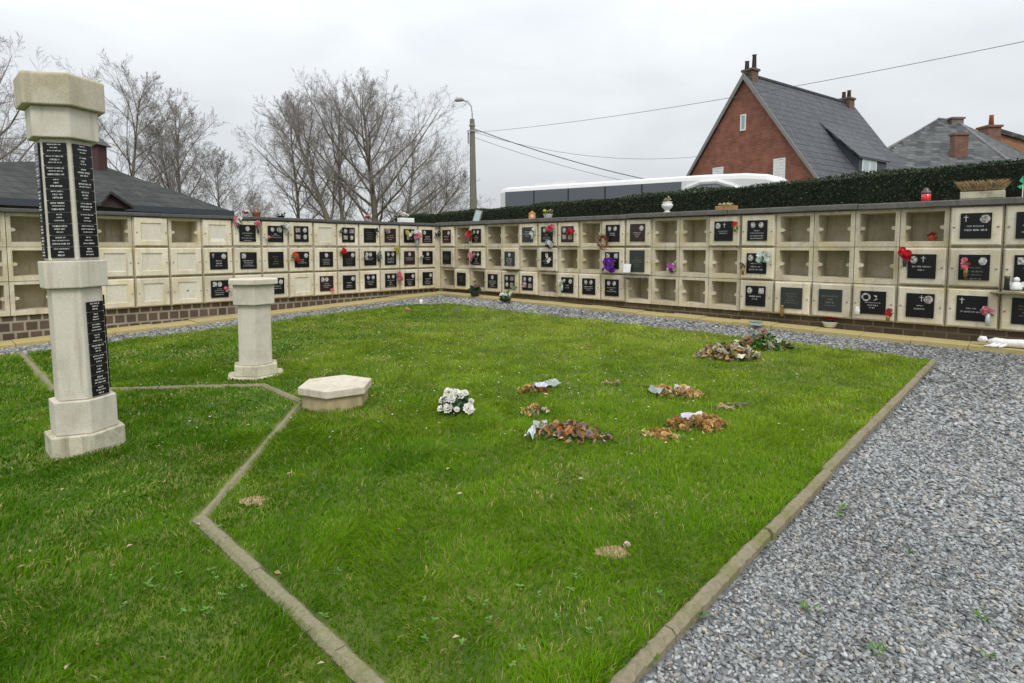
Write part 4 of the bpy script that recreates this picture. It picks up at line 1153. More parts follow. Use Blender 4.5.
bouquet(536, 392, 'wilted brown bouquet with crumpled white paper and clear wrapping, beyond the mixed wreath', .10, 1.7, .6, [BR1, BR2, BR3], 16, .035, [DRY, BR3, OL], 50,
        wrap=[(-.02, -.01, .14, .02, .09, (.66, .66, .74)), (.12, .0, .28, .05, .13, (.36, .42, .38))])
bouquet(538, 414, 'small dried posy lying just behind the mixed wreath', .08, 1.7, .1, [PALE, BR2, BR1], 10, .032, [OL, DRY, (.5, .45, .3)], 30, stems=3, stemdir=(-.08, -.03, -.03, -.18))
bouquet(570, 437, 'large mixed wilted wreath of orange, dark and pale flowers with a white tag', .14, 2.2, -.35, [BR1, ORG, (.42, .22, .09), (.55, .4, .24), BR3, (.36, .28, .23), (.28, .2, .18)], 70, .030,
        [OL, DRY, (.06, .1, .04), (.24, .28, .26), BR3], 190, wrap=[(-.26, -.08, -.25, -.25, .06, (.60, .66, .68)), (-.3, .02, -.2, .06, .12, (.42, .46, .44))], hgt=.10)
bouquet(612, 385, 'tiny scrap of dried yellow-brown flowers, the smallest on the lawn', .05, 2.2, .0, [BR2, PALE, BR1], 8, .022, [DRY, OL], 16, hgt=.03)
bouquet(675, 396, 'long brown bouquet of dead roses with grey wrapping, lying before the far heap', .11, 2.3, -.5, [BR2, BR1, (.5, .28, .14), BR4], 34, .038, [BR3, DRY, OL], 70,
        wrap=[(-.22, -.06, -.08, -.12, .10, (.36, .41, .39)), (-.02, .06, .12, .07, .12, (.55, .53, .46))], stems=6, stemdir=(-.15, .05, -.36, .13), hgt=.09)
bouquet(698, 428, 'round brown heap of dead chrysanthemums with a white paper band on top', .15, 1.55, -.1, [BR1, BR2, (.44, .24, .09), (.56, .35, .16)], 75, .028, [BR3, DRY, OL], 90,
        wrap=[(-.14, -.04, .04, .05, .055, (.66, .66, .70))], hgt=.10, wz=.07)
bouquet(660, 438, 'small orange-brown dried bunch with grey leaves beside the chrysanthemum heap', .085, 1.8, -.2, [BR2, BR4, BR1], 15, .034, [(.26, .29, .25), DRY, OL], 34, hgt=.05)
bouquet(726, 410, 'loose dry sprig with long stalks just beyond the chrysanthemum heap', .06, 2.4, .2, [BR4, BR2, PALE], 7, .028, [DRY, (.2, .25, .12)], 18, stems=5, stemdir=(.0, .0, .26, .03), hgt=.04)
bouquet(728, 358, 'far heap of dry brown and pale leaves with curled white blooms, at the lawn edge', .2, 1.7, -.25, [PALE, BR4, (.5, .42, .28), BR1, PALE], 24, .045, [DRY, BR3, (.5, .45, .33), OL, BR1], 260, wrap=[(.05, -.1, .16, -.22, .1, (.66, .62, .48))], hgt=.2, lsize=.055)
bouquet(765, 348, 'far heap of still green foliage with brown stalks, behind the pale dry heap', .2, 1.6, -.3, [(.35, .2, .1), (.45, .5, .3)], 10, .05, [(.05, .14, .02), (.08, .2, .03), (.03, .07, .02), BR3, (.35, .38, .26)], 190, stems=5, stemdir=(.1, -.05, .55, -.12), hgt=.2, lsize=.06)
p = on_ground(627, 547, .03)
mb = MB(); blossom(mb, (0, 0, .012), .020, (.78, .62, .56), (-.2, -.3, .8), 9); leafy(mb, (0, 0, .012), .02, 6, BR3, .015)
tag(mb.build('fallen_flower', PETAL, loc=(p.x, p.y, p.z), tint=True), 'single pale pink fallen bloom beside a bare soil patch', 'flower')
p = on_ground(408, 312, .03)
mb = MB(); leafy(mb, (0, 0, .03), .07, 24, (.5, .2, .14), .04, flat=.4)
tag(mb.build('plant_debris', PETAL, loc=(p.x, p.y, p.z), tint=True), 'small reddish clump of dried petals on the far lawn edge near the corner', 'debris')

# ------------------------------------------------------------------ hedge
def hedge(P0, P1, thick, z1, label):
    P0, P1 = Vector((*P0, 0)), Vector((*P1, 0)); d = (P1 - P0); Ln = d.length; d.normalize(); nn = Vector((-d.y, d.x, 0))
    root = empty('clipped_hedge', (P0.x, P0.y, gz(P0.x, P0.y)), 0, label=label, cat='hedge')
    mb = MB(); O = Vector((P0.x, P0.y, gz(P0.x, P0.y)))
    k = 24; rings = []
    for i in range(k + 1):
        c = P0 + d * Ln * i / k; g = gz(c.x, c.y)
        rings.append([tuple(c + nn * s * thick * .46 + Vector((0, 0, z)) - O) for s, z in ((-1, g), (1, g), (1, z1 - .07 + .17 * (i / k) ** 2), (-1, z1 - .07 + .17 * (i / k) ** 2))])
    mb.prism(rings); mb.build('twig_core', simple('hedge_core', (.012, .016, .008), .9), root)
    n = 108000
    s = NP.random(n) * Ln; face = NP.random(n)
    top = face < .28; fr = (face >= .28) & (face < .9)
    zz = .5 + (z1 - .5) * NP.random(n) ** .7; lat = np.where(fr, 1., -1.) * thick / 2
    if nn.dot(-Vector((P0.x + P1.x, P0.y + P1.y, 0))) < 0: lat = -lat
    lat = np.where(top, (NP.random(n) - .5) * thick, lat + NP.normal(0, .025, n)); zz = np.where(top, z1 + NP.normal(0, .01, n) - .02, zz)
    zz += .17 * (s / Ln) ** 2 * (zz > 1.4) + .02 * np.sin(s * 1.7) + .015 * np.sin(s * 4.1)
    C = np.c_[P0.x + d.x * s + nn.x * lat, P0.y + d.y * s + nn.y * lat, zz]
    sz = .013 + .015 * NP.random(n)
    A = NP.normal(0, 1, (n, 3)); A /= np.linalg.norm(A, axis=1)[:, None]; B = np.cross(A, NP.normal(0, 1, (n, 3))); B /= np.linalg.norm(B, axis=1)[:, None]
    V = np.stack([C - A * sz[:, None], C + B * (sz * .5)[:, None], C + A * sz[:, None], C - B * (sz * .5)[:, None]], 1).reshape(-1, 3) - np.array(O)
    F = np.arange(n * 4).reshape(n, 4)
    k2 = np.clip(NP.random(n) * .7 + .6 * (hnoise(np.c_[s, zz * 2], 1.6, 77) - .3), 0, 1)[:, None]
    c = np.array([.011, .026, .009]) * (1 - k2) + np.array([.042, .070, .020]) * k2
    br = NP.random(n) < .03; c[br] = (.12, .08, .03)
    mesh_np('foliage', V, [F], LEAF, root, tint=c)
hedge((-3.95, 21.9), (11.4, 3.55), 1.0, 2.73, 'long dark green clipped hedge running behind the niche wall')

# ------------------------------------------------------------------ street behind: road strip, coach, lamp, wires
mb = MB(); c0 = Vector((-.46, 22.37, 0)); bd = Vector((.847, -.532, 0)); bn = Vector((.532, .847, 0))
for s0, s1 in ((-60, 40),):
    pts = [c0 + bd * s0 - bn * 1.0, c0 + bd * s1 - bn * 1.0, c0 + bd * s1 + bn * 6, c0 + bd * s0 + bn * 6]
    mb.add([(q.x, q.y, gz(q.x, q.y) - .0 + .004) for q in pts], [(0, 1, 2, 3)])
tag(mb.build('road', simple('asphalt', (.05, .05, .052), .9, noise=.2, scale=4)), kind='structure')

BL = 10.0
coach = empty('coach', (c0.x, c0.y, gz(3, 20)), math.atan2(bd.y, bd.x), label='long white coach with dark side windows parked behind the hedge', cat='coach')
gzc = gz(3, 20)
CW = simple('coach_white_paint', (.66, .66, .65), .35, noise=.06, scale=1.5); CG = simple('coach_dark_glass', (.07, .08, .095), .06, spec=1.0); CP = simple('coach_pale_glass', (.33, .38, .41), .1, spec=.8)
Ht = 3.88 - gzc
sec = [(0, .35), (0, Ht - .2), (.05, Ht - .09), (.2, Ht - .02), (.7, Ht + .02), (1.8, Ht + .02), (2.28, Ht - .02), (2.45, Ht - .09), (2.5, Ht - .2), (2.5, .35)]
stations = [(0, .985, .0), (.25, 1.0, 0), (7.6, 1.0, 0), (8.8, .99, 0), (9.4, .965, 0), (9.8, .92, .0), (BL, .80, 0)]
mb = MB(); mb.prism([[(x, y if 0 < x < BL - .3 else 1.25 + (y - 1.25) * .96, .35 + (z - .35) * s) for y, z in sec] for x, s, _ in stations]); mb.build('body', CW, coach, smooth=False)
mb = MB(); mb.prism([[(x, -.012, Ht - 1.05), (x, -.012, Ht - .21), (x, -.002, Ht - .21), (x, -.002, Ht - 1.05)] for x in (.25, 6.9)]); mb.build('side_window', CG, coach)
for x in (1.5, 2.9, 4.3, 5.6):
    mb = MB(); mb.box(x - .025, x + .025, -.016, -.0125, Ht - 1.05, Ht - .21); mb.build('window_pillar', simple('black_rubber', (.015, .015, .016), .7), coach)
mb = MB(); mb.box(-.012, -.002, .25, 2.25, Ht - 1.1, Ht - .35); mb.build('rear_window', CP, coach)
arch = [(6.75, Ht - 1.05), (6.85, Ht - .72), (7.1, Ht - .42), (7.5, Ht - .28), (8.0, Ht - .28), (8.5, Ht - .45), (8.9, Ht - .8), (9.05, Ht - 1.05)]
mb = MB(); mb.prism([[(x, -.012, z) for x, z in arch], [(x, -.002, z) for x, z in arch]]); mb.build('side_window', CP, coach)['label'] = 'pale reflective arched side window'
mb = MB()
for (x0, z0), (x1, z1) in zip(arch[:-1], arch[1:]): mb.tube([(x0, -.015, z0), (x1, -.015, z1)], .085, 8)
mb.build('window_arch', CW, coach)
mb = MB(); mb.box(.4, 9.2, -.008, -.001, .9, 1.0); mb.build('side_stripe', simple('coach_grey_trim', (.3, .3, .3), .4), coach)
for x in (2.2, 7.9):
    for y in (-.01, 2.21):
        mb = MB(); mb.lathe([(.1, -.0), (.48, .0), (.5, .05), (.5, .25), (.46, .3), (.1, .3)], 24, 0, Matrix.Translation((x, y + .3, .5)) @ Matrix.Rotation(R(90), 4, 'X')); mb.build('wheel', simple('tyre', (.02, .02, .02), .8), coach)
mb = MB(); mb.box(1.2, 2.8, .6, 1.9, Ht + .01, Ht + .13); mb.build('roof_hatch', CW, coach)

lp = Vector((-1.82, 28.0, 0)); lp.z = gz(lp.x, lp.y)
lamp = empty('street_lamp', lp, 0, label='grey concrete utility pole with a curved lamp arm at its top', cat='street lamp')
CON = weathered('pole_concrete', (.20, .19, .16), (.12, .115, .10), .6, big=2, fine=30)
z0 = lp.z
mb = MB(); mb.tube([(0, 0, -.2), (-.02, 0, 3), (-.06, 0, 7.62 - z0)], [.19, .165, .11], 8); mb.build('pole', CON, lamp)
mb = MB(); mb.tube([(-.05, 0, 7.0 - z0), (-.06, 0, 7.9 - z0), (-.10, 0, 8.22 - z0), (-.26, -.0, 8.42 - z0), (-.5, 0, 8.50 - z0)], .03, 6); mb.build('lamp_arm', simple('galvanised_steel', (.30, .31, .32), .5, .5), lamp, smooth=True)
mb = MB(); mb.tube([(-.45, 0, 8.50 - z0), (-.55, 0, 8.53 - z0), (-.75, 0, 8.52 - z0), (-.88, 0, 8.47 - z0)], [.05, .10, .11, .05], 8); mb.build('lamp_head', simple('lamp_shell', (.36, .30, .28), .5), lamp, smooth=True)
mb = MB(); mb.lathe([(.15, 7.3 - z0), (.15, 7.36 - z0)], 10, 0, Matrix.Translation((-.06, 0, 0))); mb.build('clamp', simple('galvanised_steel', (.30, .31, .32), .5, .5), lamp)
mb = MB(); mb.box(-.30, .28, -.16, -.11, 7.02 - z0, 7.08 - z0); mb.build('bracket', simple('galvanised_steel', (.30, .31, .32), .5, .5), lamp)
mb = MB(); mb.box(-.28, -.20, -.06, .06, 6.5 - z0, 7.0 - z0); mb.build('junction_box', simple('galvanised_steel', (.30, .31, .32), .5, .5), lamp)
WIRE = simple('black_cable', (.09, .09, .095), .6)
def wire(P0, P1, sag, rad, label):
    P0, P1 = Vector(P0), Vector(P1); n = 24
    pts = [P0.lerp(P1, i / n) - Vector((0, 0, 4 * sag * (i / n) * (1 - i / n))) for i in range(n + 1)]
    mb = MB(); mb.tube(pts, rad, 5)
    tag(mb.build('overhead_wire', WIRE), label, 'wire', 'overhead wires at the pole')
wire((-1.75, 28, 7.0), (13.2, 13.1, 6.5), .30, .008, 'single long wire rising from the pole to the right across the red brick house roof')
wire((-1.75, 28, 7.15), (9.0, 30.2, 4.65), .25, .022, 'thick dark cable dropping from the pole towards the brick house, upper one')
wire((-1.85, 28, 6.8), (9.2, 30.3, 4.4), .30, .010, 'thin lower cable dropping from the pole behind the coach')
wire((-1.75, 28, 7.0), (9.6, 30.0, 6.2), .55, .009, 'thin slack cable from the pole to the brick gable edge')

# ------------------------------------------------------------------ red brick house
PSI = R(55); rdir = Vector((math.sin(PSI), math.cos(PSI), 0))
HA = Vector((10.86, 27.95, 0)); zr = 9.72; gh = gz(14, 28)
house = empty('brick_house', (HA.x, HA.y, gh), math.atan2(rdir.y, rdir.x), label='red brick house with a steep dark tiled gable roof and white shutters', cat='house')
Z = zr - gh; SL = 1.42; SW = 4.0; LEN = 10.6; ze = Z - SL * SW
HB = bricks('red_house_brick', (.24, .072, .045), (.32, .105, .065), (.24, .17, .13), .23, .07, .010, axes='YZ')
HB2 = bricks('red_house_brick_long_wall', (.24, .072, .045), (.32, .105, .065), (.24, .17, .13), .23, .07, .010, axes='XZ')
mb = MB()
gw = SW - .35
rings = [[(x, gw, 0), (x, -gw, 0), (x, -gw, Z - SL * gw - .22), (x, 0, Z - .22), (x, gw, Z - SL * gw - .22)] for x in (.12, LEN - .15)]
mb.prism(rings); mb.build('wall', HB, house)
ROOF = bricks('dark_roof_tile', (.065, .068, .078), (.085, .088, .10), (.028, .028, .03), .26, .30, .018, axes='XZ', rough=.55, bump=1.0)
mb = MB()
th = .16
for s in (-1, 1):
    mb.prism([[(0, s * .0, Z), (0, s * SW, ze), (0, s * SW, ze - th), (0, s * .0, Z - th)], [(LEN, 0, Z), (LEN, s * SW, ze), (LEN, s * SW, ze - th), (LEN, 0, Z - th)]])
mb.tube([(0, 0, Z), (LEN, 0, Z)], .09, 8)
mb.build('roof', ROOF, house)
VG = simple('verge_boards', (.22, .21, .195), .7)
mb = MB()
for s in (-1, 1):
    mb.prism([[(-.05, 0, Z + .03), (-.05, s * (SW + .03), ze + .03 - .03), (-.05, s * (SW + .03), ze - .2), (-.05, 0, Z - .27)], [(-.003, 0, Z + .03), (-.003, s * (SW + .03), ze), (-.003, s * (SW + .03), ze - .2), (-.003, 0, Z - .27)]])
mb.build('verge', VG, house)
def chim(cx, cy, zb, zt, wx, wy, mat, pots, potm, parent):
    mb = MB(); mb.box(cx - wx, cx + wx, cy - wy, cy + wy, zb, zt); mb.box(cx - wx - .06, cx + wx + .06, cy - wy - .06, cy + wy + .06, zt + .001, zt + .10)
    c = mb.build('chimney', mat, parent)
    for px, py, h in pots:
        mb = MB(); mb.lathe([(.09, zt + .1), (.11, zt + .12), (.09, zt + h), (.12, zt + h + .03), (.05, zt + h + .04)], 10, 0, Matrix.Translation((cx + px, cy + py, 0))); mb.build('chimney_pot', potm, c, smooth=True)
mb = MB(); mb.tube([(-.02, -SW - .05, ze - .1), (LEN, -SW - .05, ze - .1)], .07, 8); mb.build('gutter', simple('dark_zinc', (.055, .065, .08), .45, .3), house)
CB = bricks('chimney_brick', (.13, .075, .05), (.19, .11, .07), (.16, .13, .10), .22, .07, .012, axes='YZ')
PT = simple('dark_pot_metal', (.07, .06, .06), .6)
chim(.55, 0, Z - .6, Z + .16, .24, .26, CB, ((-.15, .1, .45), (.12, -.1, .75)), PT, house)
chim(LEN - .75, 0, Z - .8, Z + .15, .30, .28, CB, ((-.15, .1, .42), (.12, -.05, .52)), PT, house)
# windows in the gable (white frames / white roller shutters)
def gable_window(y, zc, wy, hz, shut):
    fr = MB(); q = .06
    fr.box(.085, .117, y - wy, y + wy, zc - hz, zc - hz + q); fr.box(.085, .117, y - wy, y + wy, zc + hz - q, zc + hz)
    fr.box(.085, .117, y - wy, y - wy + q, zc - hz + q, zc + hz - q); fr.box(.085, .117, y + wy - q, y + wy, zc - hz + q, zc + hz - q)
    f = fr.build('window', WHITE, house)
    mb = MB()
    if shut:
        n = 14
        for k in range(n):
            a, b2 = zc - hz + q + (2 * hz - 2 * q) * k / n, zc - hz + q + (2 * hz - 2 * q) * (k + 1) / n - .01
            mb.box(.095, .116, y - wy + q, y + wy - q, a, b2)
        mb.build('shutter', WHITE, f)
    else:
        mb.box(.10, .116, y - wy + q, y + wy - q, zc - hz + q, zc + hz - q); mb.build('pane', CP, f)
zo = Z - 8.0   # eye level in the house's heights
gable_window(.03, zo + 5.75, .15, .38, False)
gable_window(-1.85, zo + 2.85, .28, 1.0, True)
gable_window(1.35, zo + 2.8, .30, 1.0, True)
# shed dormer on the near slope
dm = MB(); sx0, sx1 = 4.45, 7.3
def roofz(s): return Z - SL * s
s_top, s_front, DP = 1.4, 3.25, .97
zf = roofz(s_top) - DP * (s_front - s_top)
dm.prism([[(x, -s_top - .1, roofz(s_top + .1) - .1), (x, -s_front, roofz(s_front) - .2), (x, -s_front, zf - .09), (x, -s_top - .1, roofz(s_top) - .14)] for x in (sx0, sx1)])
do = dm.build('dormer', simple('dormer_slate_cladding', (.045, .06, .065), .7, noise=.2, scale=3), house)
mb = MB(); mb.prism([[(x, -s_top + .05, roofz(s_top) + .06), (x, -s_front - .1, zf - DP * .1 + .02), (x, -s_front - .1, zf - DP * .1 - .07), (x, -s_top + .05, roofz(s_top) - .06)] for x in (sx0 - .15, sx1 + .15)]); mb.build('dormer_roof', ROOF, do)
mb = MB(); hh = zf - .12; bot = roofz(s_front) + .06
for a, b2 in ((4.75, 5.45), (5.5, 6.2)):
    mb.box(a, b2, -s_front - .03, -s_front - .001, bot, hh)
mb.build('window_frame', WHITE, do)
mb = MB()
for a, b2 in ((4.82, 5.38), (5.57, 6.13)): mb.box(a, b2, -s_front - .036, -s_front - .031, bot + .1, hh - .08)
mb.build('window_pane', CP, do)

# ------------------------------------------------------------------ slate-roofed house farther right
h2 = empty('slate_house', (0, 0, 0), 0, label='house with a mottled grey slate hipped roof and brick chimneys right of the red gable', cat='house')
Y2 = 34.0
def P2(x, y, Y): p = at_y(x, y, Y); return (p.x, p.y, p.z)
ap0, ap1 = P2(938, 119, 40), P2(957, 121, 40)
eL, eM, eR = P2(850, 171, 36), P2(1012, 163, 34), P2(1040, 160, 46)
SLT = bricks('old_slate', (.04, .042, .044), (.13, .137, .135), (.04, .04, .04), .42, .2, .012, axes='XZ', rough=.7)
mb = MB()
def slab3(a, b2, c, d=None):
    v = [a, b2, c] + ([d] if d else []); n = len(v)
    lo = [(x, y, z - .18) for x, y, z in v]
    mb.prism([lo, v])
slab3(eL, eM, ap1, ap0); slab3(eM, eR, ap1); slab3((eL[0] + 3, 46, eL[2]), eL, ap0)
mb.build('roof', SLT, h2)
mb = MB()
foot = [(eL[0] + .5, eL[1] + .5), (eM[0] - .4, eM[1] + .5), (eR[0] - .5, eR[1] - .3), (eL[0] + 3.4, 45.6)]
mb.prism([[(x, y, 0) for x, y in foot], [(x, y, eM[2] - .2) for x, y in foot]]); mb.build('wall', bricks('pale_brick', (.33, .25, .19), (.4, .31, .23), (.3, .28, .25), .23, .07, .01), h2)
mb = MB(); mb.tube([ap0, ap1], .10, 6); mb.tube([ap0, eL], .05, 6); mb.tube([ap1, eM], .08, 6); mb.build('ridge_tiles', simple('ridge_tile', (.17, .175, .17), .8, noise=.3, scale=3), h2)
mb = MB(); mb.tube([(eL[0], eL[1] - .06, eL[2] - .1), (eM[0], eM[1] - .06, eM[2] - .1)], .09, 6); mb.build('gutter', simple('dark_zinc', (.055, .065, .08), .45, .3), h2)
def chim2(x0, x1, ytop, ybot, Y, mat, pot=None, name='chimney'):
    a = at_y(x0, ybot, Y); b2 = at_y(x1, ytop, Y); wd = b2.x - a.x
    mb = MB(); mb.box(a.x, b2.x, Y, Y + wd * .5, a.z - 1.5, b2.z - .12); mb.box(a.x - .07, b2.x + .07, Y - .07, Y + wd * .5 + .07, b2.z - .119, b2.z)
    c = mb.build(name, mat, h2)
    if pot:
        mb = MB(); mb.lathe([(.16, b2.z), (.12, b2.z + pot * .9), (.14, b2.z + pot)], 10, 0, Matrix.Translation(((a.x + b2.x) / 2 + .15, Y + .35, 0))); mb.build('chimney_pot', simple('red_clay_pot', (.3, .09, .06), .7), c, smooth=True)
    return c
RB = bricks('red_chimney_brick', (.16, .06, .045), (.22, .09, .065), (.22, .16, .12), .23, .07, .012, axes='XZ')
OB = bricks('orange_brick', (.32, .13, .055), (.40, .18, .08), (.28, .2, .14), .23, .07, .012, axes='XZ')
chim2(952, 964, 117, 128, 39.6, simple('lead_grey_brick', (.16, .13, .11), .8, noise=.3, scale=6))
chim2(954, 969, 133, 158, 35.5, RB)
h3 = empty('orange_brick_house', (0, 0, 0), 0, label='orange brick house with a sloping roof edge at the frame edge', cat='house')
a, b2 = at_y(996, 165, 44), at_y(1060, 165, 44)
mb = MB()
zt0, zt1 = at_y(996, 133, 44).z, at_y(1060, 152, 44).z
mb.prism([[(a.x, 44, 0), (b2.x, 44, 0), (b2.x, 44, zt1), (a.x, 44, zt0)], [(a.x, 52, 0), (b2.x, 52, 0), (b2.x, 52, zt1), (a.x, 52, zt0)]]); mb.build('wall', OB, h3)
mb = MB(); mb.prism([[(a.x - .2, 43.8, zt0 + .02), (b2.x, 43.8, zt1 + .02), (b2.x, 43.8, zt1 + .3), (a.x - .2, 43.8, zt0 + .35)], [(a.x - .2, 52.2, zt0 + .02), (b2.x, 52.2, zt1 + .02), (b2.x, 52.2, zt1 + .3), (a.x - .2, 52.2, zt0 + .35)]]); mb.build('roof', SLT, h3)
a = at_y(983, 150, 43); b2 = at_y(997, 126, 43)
mb = MB(); mb.box(a.x, b2.x, 42.6, 43.6, 2, b2.z - .15); mb.box(a.x - .08, b2.x + .08, 42.5, 43.7, b2.z - .149, b2.z)
c = mb.build('chimney', RB, h3); mb = MB(); mb.lathe([(.17, b2.z), (.13, b2.z + .7), (.15, b2.z + .8)], 10, 0, Matrix.Translation((b2.x - .35, 43.1, 0))); mb.build('chimney_pot', simple('red_clay_pot', (.3, .09, .06), .7), c, smooth=True)

# ------------------------------------------------------------------ low building with hipped slate roof, left
bl = empty('slate_roof_building', (0, 0, 0), 0, label='low building with a wide dark slate hipped roof behind the side niche wall', cat='building')
e0 = Vector((-19.9, 10.95, 3.1)); e1 = Vector((-11.7, 24.4, 3.1)); ed = (e1 - e0).normalized(); en = Vector((-ed.y, ed.x, 0))
wid = 8.4; e2 = e1 + en * wid; e3 = e0 + en * wid
r1 = at_y(95, 163, 23.6); r0 = r1 - ed * .6
RS = bricks('dark_slate', (.040, .041, .040), (.062, .063, .060), (.025, .025, .025), .35, .22, .012, axes='YZ', rough=.85, bump=.5)
mb = MB()
for fc in ((e0, e1, r1, r0), (e1, e2, r1), (e2, e3, r0, r1), (e3, e0, r0)):
    up = [tuple(q) for q in fc]; lo = [(x, y, z - .12) for x, y, z in up]; mb.prism([lo, up])
mb.build('roof', RS, bl)
mb = MB()
W0, W1 = e0 + en * .5 + ed * .5, e1 + en * .5 - ed * .5; W2, W3 = W1 + en * (wid - 1), W0 + en * (wid - 1)
mb.prism([[(q.x, q.y, 0) for q in (W0, W1, W2, W3)], [(q.x, q.y, 3.0) for q in (W0, W1, W2, W3)]]); mb.build('wall', bricks('dark_red_brick', (.12, .05, .04), (.17, .075, .055), (.2, .17, .14), .23, .07, .012), bl)
mb = MB()
for a_, b_ in ((e0, e1), (e1, e2)):
    q = Vector(((b_ - a_).y, -(b_ - a_).x, 0)).normalized()
    A, B = a_ + q * .01, b_ + q * .01
    mb.prism([[tuple(A), tuple(A + q * .16), tuple(A + q * .16 - Vector((0, 0, .22))), tuple(A - Vector((0, 0, .22)))], [tuple(B), tuple(B + q * .16), tuple(B + q * .16 - Vector((0, 0, .22))), tuple(B - Vector((0, 0, .22)))]])
mb.build('gutter', simple('dark_zinc', (.055, .065, .08), .45, .3), bl)
# small entrance gable on the front slope, and brick chimney
g0 = at_y(98, 206, 19.6); g1 = at_y(131, 209, 20.6); gp = at_y(108, 194, 20.0)
mb = MB(); bk = en * 2.0
mb.prism([[tuple(g0), tuple(g1), tuple(gp)], [tuple(g0 + bk), tuple(g1 + bk), tuple(gp + bk)]]); ga = mb.build('entrance_gable', simple('dark_brown_boards', (.045, .022, .022), .7), bl)
mb = MB(); up = Vector((0, 0, .1)); ov = -en * .2
for q0, q1 in ((g0, gp), (g1, gp)): mb.prism([[tuple(q0 + ov), tuple(q0 + ov + up), tuple(q1 + ov + up), tuple(q1 + ov)], [tuple(q0 + bk), tuple(q0 + bk + up), tuple(q1 + bk + up), tuple(q1 + bk)]])
mb.build('gable_roof', RS, ga)
c0_ = at_y(96.5, 165, 23.2)
mb = MB(); mb.box(c0_.x - .22, c0_.x + .22, 23.0, 23.5, c0_.z - .8, c0_.z + .75); c = mb.build('chimney', simple('dark_red_chimney', (.07, .03, .03), .8, noise=.3, scale=8), bl)
mb = MB(); mb.prism([[(c0_.x - .36, 22.85, c0_.z + .751), (c0_.x + .36, 22.85, c0_.z + .751), (c0_.x + .36, 23.65, c0_.z + .751), (c0_.x - .36, 23.65, c0_.z + .751)], [(c0_.x - .12, 23.1, c0_.z + 1.05), (c0_.x + .12, 23.1, c0_.z + 1.05), (c0_.x + .12, 23.4, c0_.z + 1.05), (c0_.x - .12, 23.4, c0_.z + 1.05)]]); mb.build('chimney_cap', PT, c)

# ------------------------------------------------------------------ bare trees
class Tubes:
    def __init__(s): s.V = []; s.F = []; s.n = 0
    def add(s, pts, rads, k):
        pts = np.array(pts); m = len(pts)
        T = np.gradient(pts, axis=0); T /= np.linalg.norm(T, axis=1)[:, None] + 1e-9
        ref = np.array([.3, .1, .95]) if abs(T[0, 2]) < .9 else np.array([1., .1, 0])
        A = np.cross(T, ref); A /= np.linalg.norm(A, axis=1)[:, None] + 1e-9; B = np.cross(T, A)
        an = np.arange(k) * 2 * np.pi / k
        ring = pts[:, None] + (A[:, None] * np.cos(an)[None, :, None] + B[:, None] * np.sin(an)[None, :, None]) * np.array(rads)[:, None, None]
        s.V.append(ring.reshape(-1, 3)); i = np.arange(m - 1)[:, None] * k; j = np.arange(k)[None]
        s.F.append((np.stack([i + j, i + (j + 1) % k, i + k + (j + 1) % k, i + k + j], -1).reshape(-1, 4)) + s.n); s.n += m * k
def bare_tree(base, H, label, seed, limbs=9, spread=.55, lean=(0, 0), r0=.2, fork=None, fineness=1.0, first=.25, levels=4, up=.06, width=.5):
    rg = random.Random(seed)
    tr, cr = Tubes(), Tubes()
    def grow(p, d, Ln, r, lv):
        seg = (10, 7, 5, 4, 3)[lv]
        pts = [p.copy()]; rads = [r]; dirs = [d.copy()]
        q = p.copy()
        for i in range(seg):
            wob = (.025, .09, .14, .18, .2)[lv]
            d = (d + Vector((rg.gauss(0, wob), rg.gauss(0, wob), rg.gauss(0, wob * .6))) + Vector((0, 0, up if lv else .02))).normalized()
            q = q + d * Ln / seg; pts.append(q.copy()); dirs.append(d.copy())
            f = (i + 1) / seg; rads.append(max(r * (1 - f * .86) ** (.8 if lv == 0 else 1), .004))
        k = (8, 6, 4, 3, 3)[lv]
        (tr if lv <= 1 else cr).add([tuple(x) for x in pts], rads, k)
        if lv >= levels: return
        nch = [limbs, int(10 * fineness), int(8 * fineness), 6][lv]
        for c in range(nch):
            t_ = (first + (1 - first) * (c + rg.random() * .9) / nch) if lv == 0 else (.12 + .88 * (c + rg.random()) / nch)
            t_ = min(t_, .99); x = t_ * seg; i = int(x); f = x - i
            pp = pts[i].lerp(pts[i + 1], f); dd = dirs[i + 1]
            ax = dd.orthogonal().normalized(); ax = Matrix.Rotation(rg.random() * 6.283 if lv else (c * 2.4 + rg.random()), 3, dd) @ ax
            h_ = (t_ - first) / (1 - first)
            an = (rg.uniform(.8, 1.2) * spread * (1.35 - .75 * h_)) if lv == 0 else rg.uniform(.45, .95)
            nd = Matrix.Rotation(an, 3, ax) @ dd
            rl = rads[i] * (1 - f) + rads[i + 1] * f
            rr = max(min(rl * .72, r * (.42 - .22 * h_)) if lv == 0 else rl * .5, .004)
            env = .45 + .75 * math.sin(math.pi * min(1, .22 + .78 * h_))          # crown fullest in its middle
            nl = (Ln * width * env * (1.0 - .35 * h_) if lv == 0 else Ln * .46 * (1.15 - .6 * t_)) * rg.uniform(.8, 1.15)
            grow(pp, nd.normalized(), nl, rr, lv + 1)
    b3 = Vector(base)
    for (fd, fl, fr) in (fork or [((lean[0], lean[1], 1), 1.0, 1.0)]):
        grow(Vector((0, 0, -.2)), Vector(fd).normalized(), H * fl, r0 * fr * .84, 0)
    root = empty('bare_tree', b3, 0, label=label, cat='tree', group='bare winter trees')
    mesh_np('trunk', np.concatenate(tr.V), [np.concatenate(tr.F)], BARK, root, smooth=True)
    mesh_np('crown', np.concatenate(cr.V), [np.concatenate(cr.F)], TWIG, root)
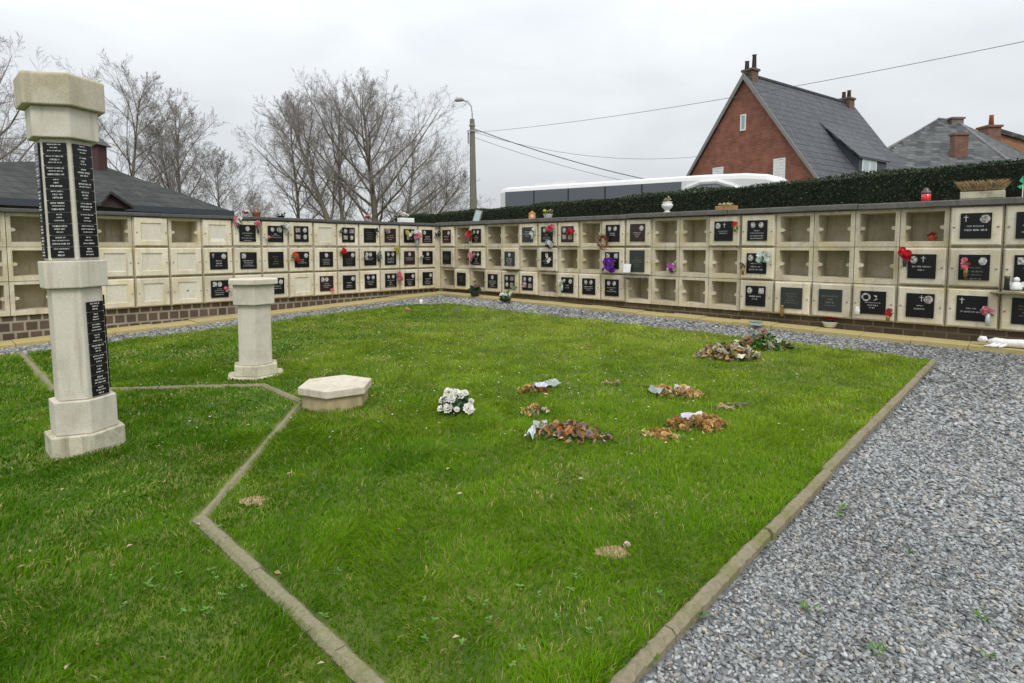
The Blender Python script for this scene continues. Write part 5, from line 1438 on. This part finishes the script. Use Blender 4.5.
def tree_at(x, Y, ytop, **k):
    X = (x - 512) / 583 * Y; g = gz(X, Y); H = EYE + (247 - ytop) / 583 * Y - g
    bare_tree((X, Y, g), H * k.pop('hs', .84), **k)
tree_at(379, 34, 78, label='tallest bare tree with a broad crown, right of the leaning one', seed=5, limbs=27, spread=.88, r0=.27, first=.14, fineness=1.1, width=.62, up=.05)
tree_at(398, 38, 128, label='lower spreading bare tree under the right side of the tallest crown', seed=9, limbs=16, spread=.95, r0=.17, first=.12, fork=[((.2, 0, 1), 1.0, 1), ((.75, -.2, .8), .9, .8)], width=.6)
tree_at(346, 33, 66, label='forked bare tree leaning left, in the middle of the group of three', seed=13, r0=.22, limbs=15, spread=.62, first=.25, fork=[((-.36, 0, 1), 1.0, 1), ((-.12, .1, 1), .98, .75)], width=.46)
tree_at(299, 36, 84, label='slender pale bare tree at the left edge of the group of three', seed=22, limbs=18, spread=.62, r0=.14, first=.22, width=.42)
tree_at(131, 30, 64, label='bare tree just right of the tall pillar, rising over the slate roof', seed=31, limbs=17, spread=.75, r0=.14, first=.3, width=.5)
tree_at(184, 32, 88, label='bare tree with upright limbs between the roof and the open sky', seed=37, limbs=16, spread=.58, r0=.14, first=.25, fork=[((.03, 0, 1), 1, 1), ((-.16, 0, 1), .88, .8)], width=.42)
tree_at(222, 34, 146, label='low bushy bare tree at the end of the slate roof', seed=41, limbs=20, spread=.85, r0=.10, first=.08, width=.58)
tree_at(-20, 26, 5, label='bare tree half out of frame behind the tall pillar', seed=47, limbs=20, spread=.8, r0=.22, first=.2, fineness=1.1, width=.5)
tree_at(24, 31, 122, label='thin leaning bare tree seen beside the tall pillar', seed=53, limbs=9, spread=.6, r0=.10, lean=(-.08, 0), width=.4)
tree_at(328, 44, 184, label='low distant bare bush between the tree trunks', seed=61, limbs=16, spread=.9, r0=.08, first=.06, width=.9)
tree_at(255, 46, 198, label='low distant bare bush beyond the side niche wall', seed=67, limbs=16, spread=.9, r0=.08, first=.06, width=.9)
tree_at(436, 48, 178, label='faint distant bare bush left of the utility pole', seed=71, limbs=14, spread=.9, r0=.07, first=.06, width=.8)
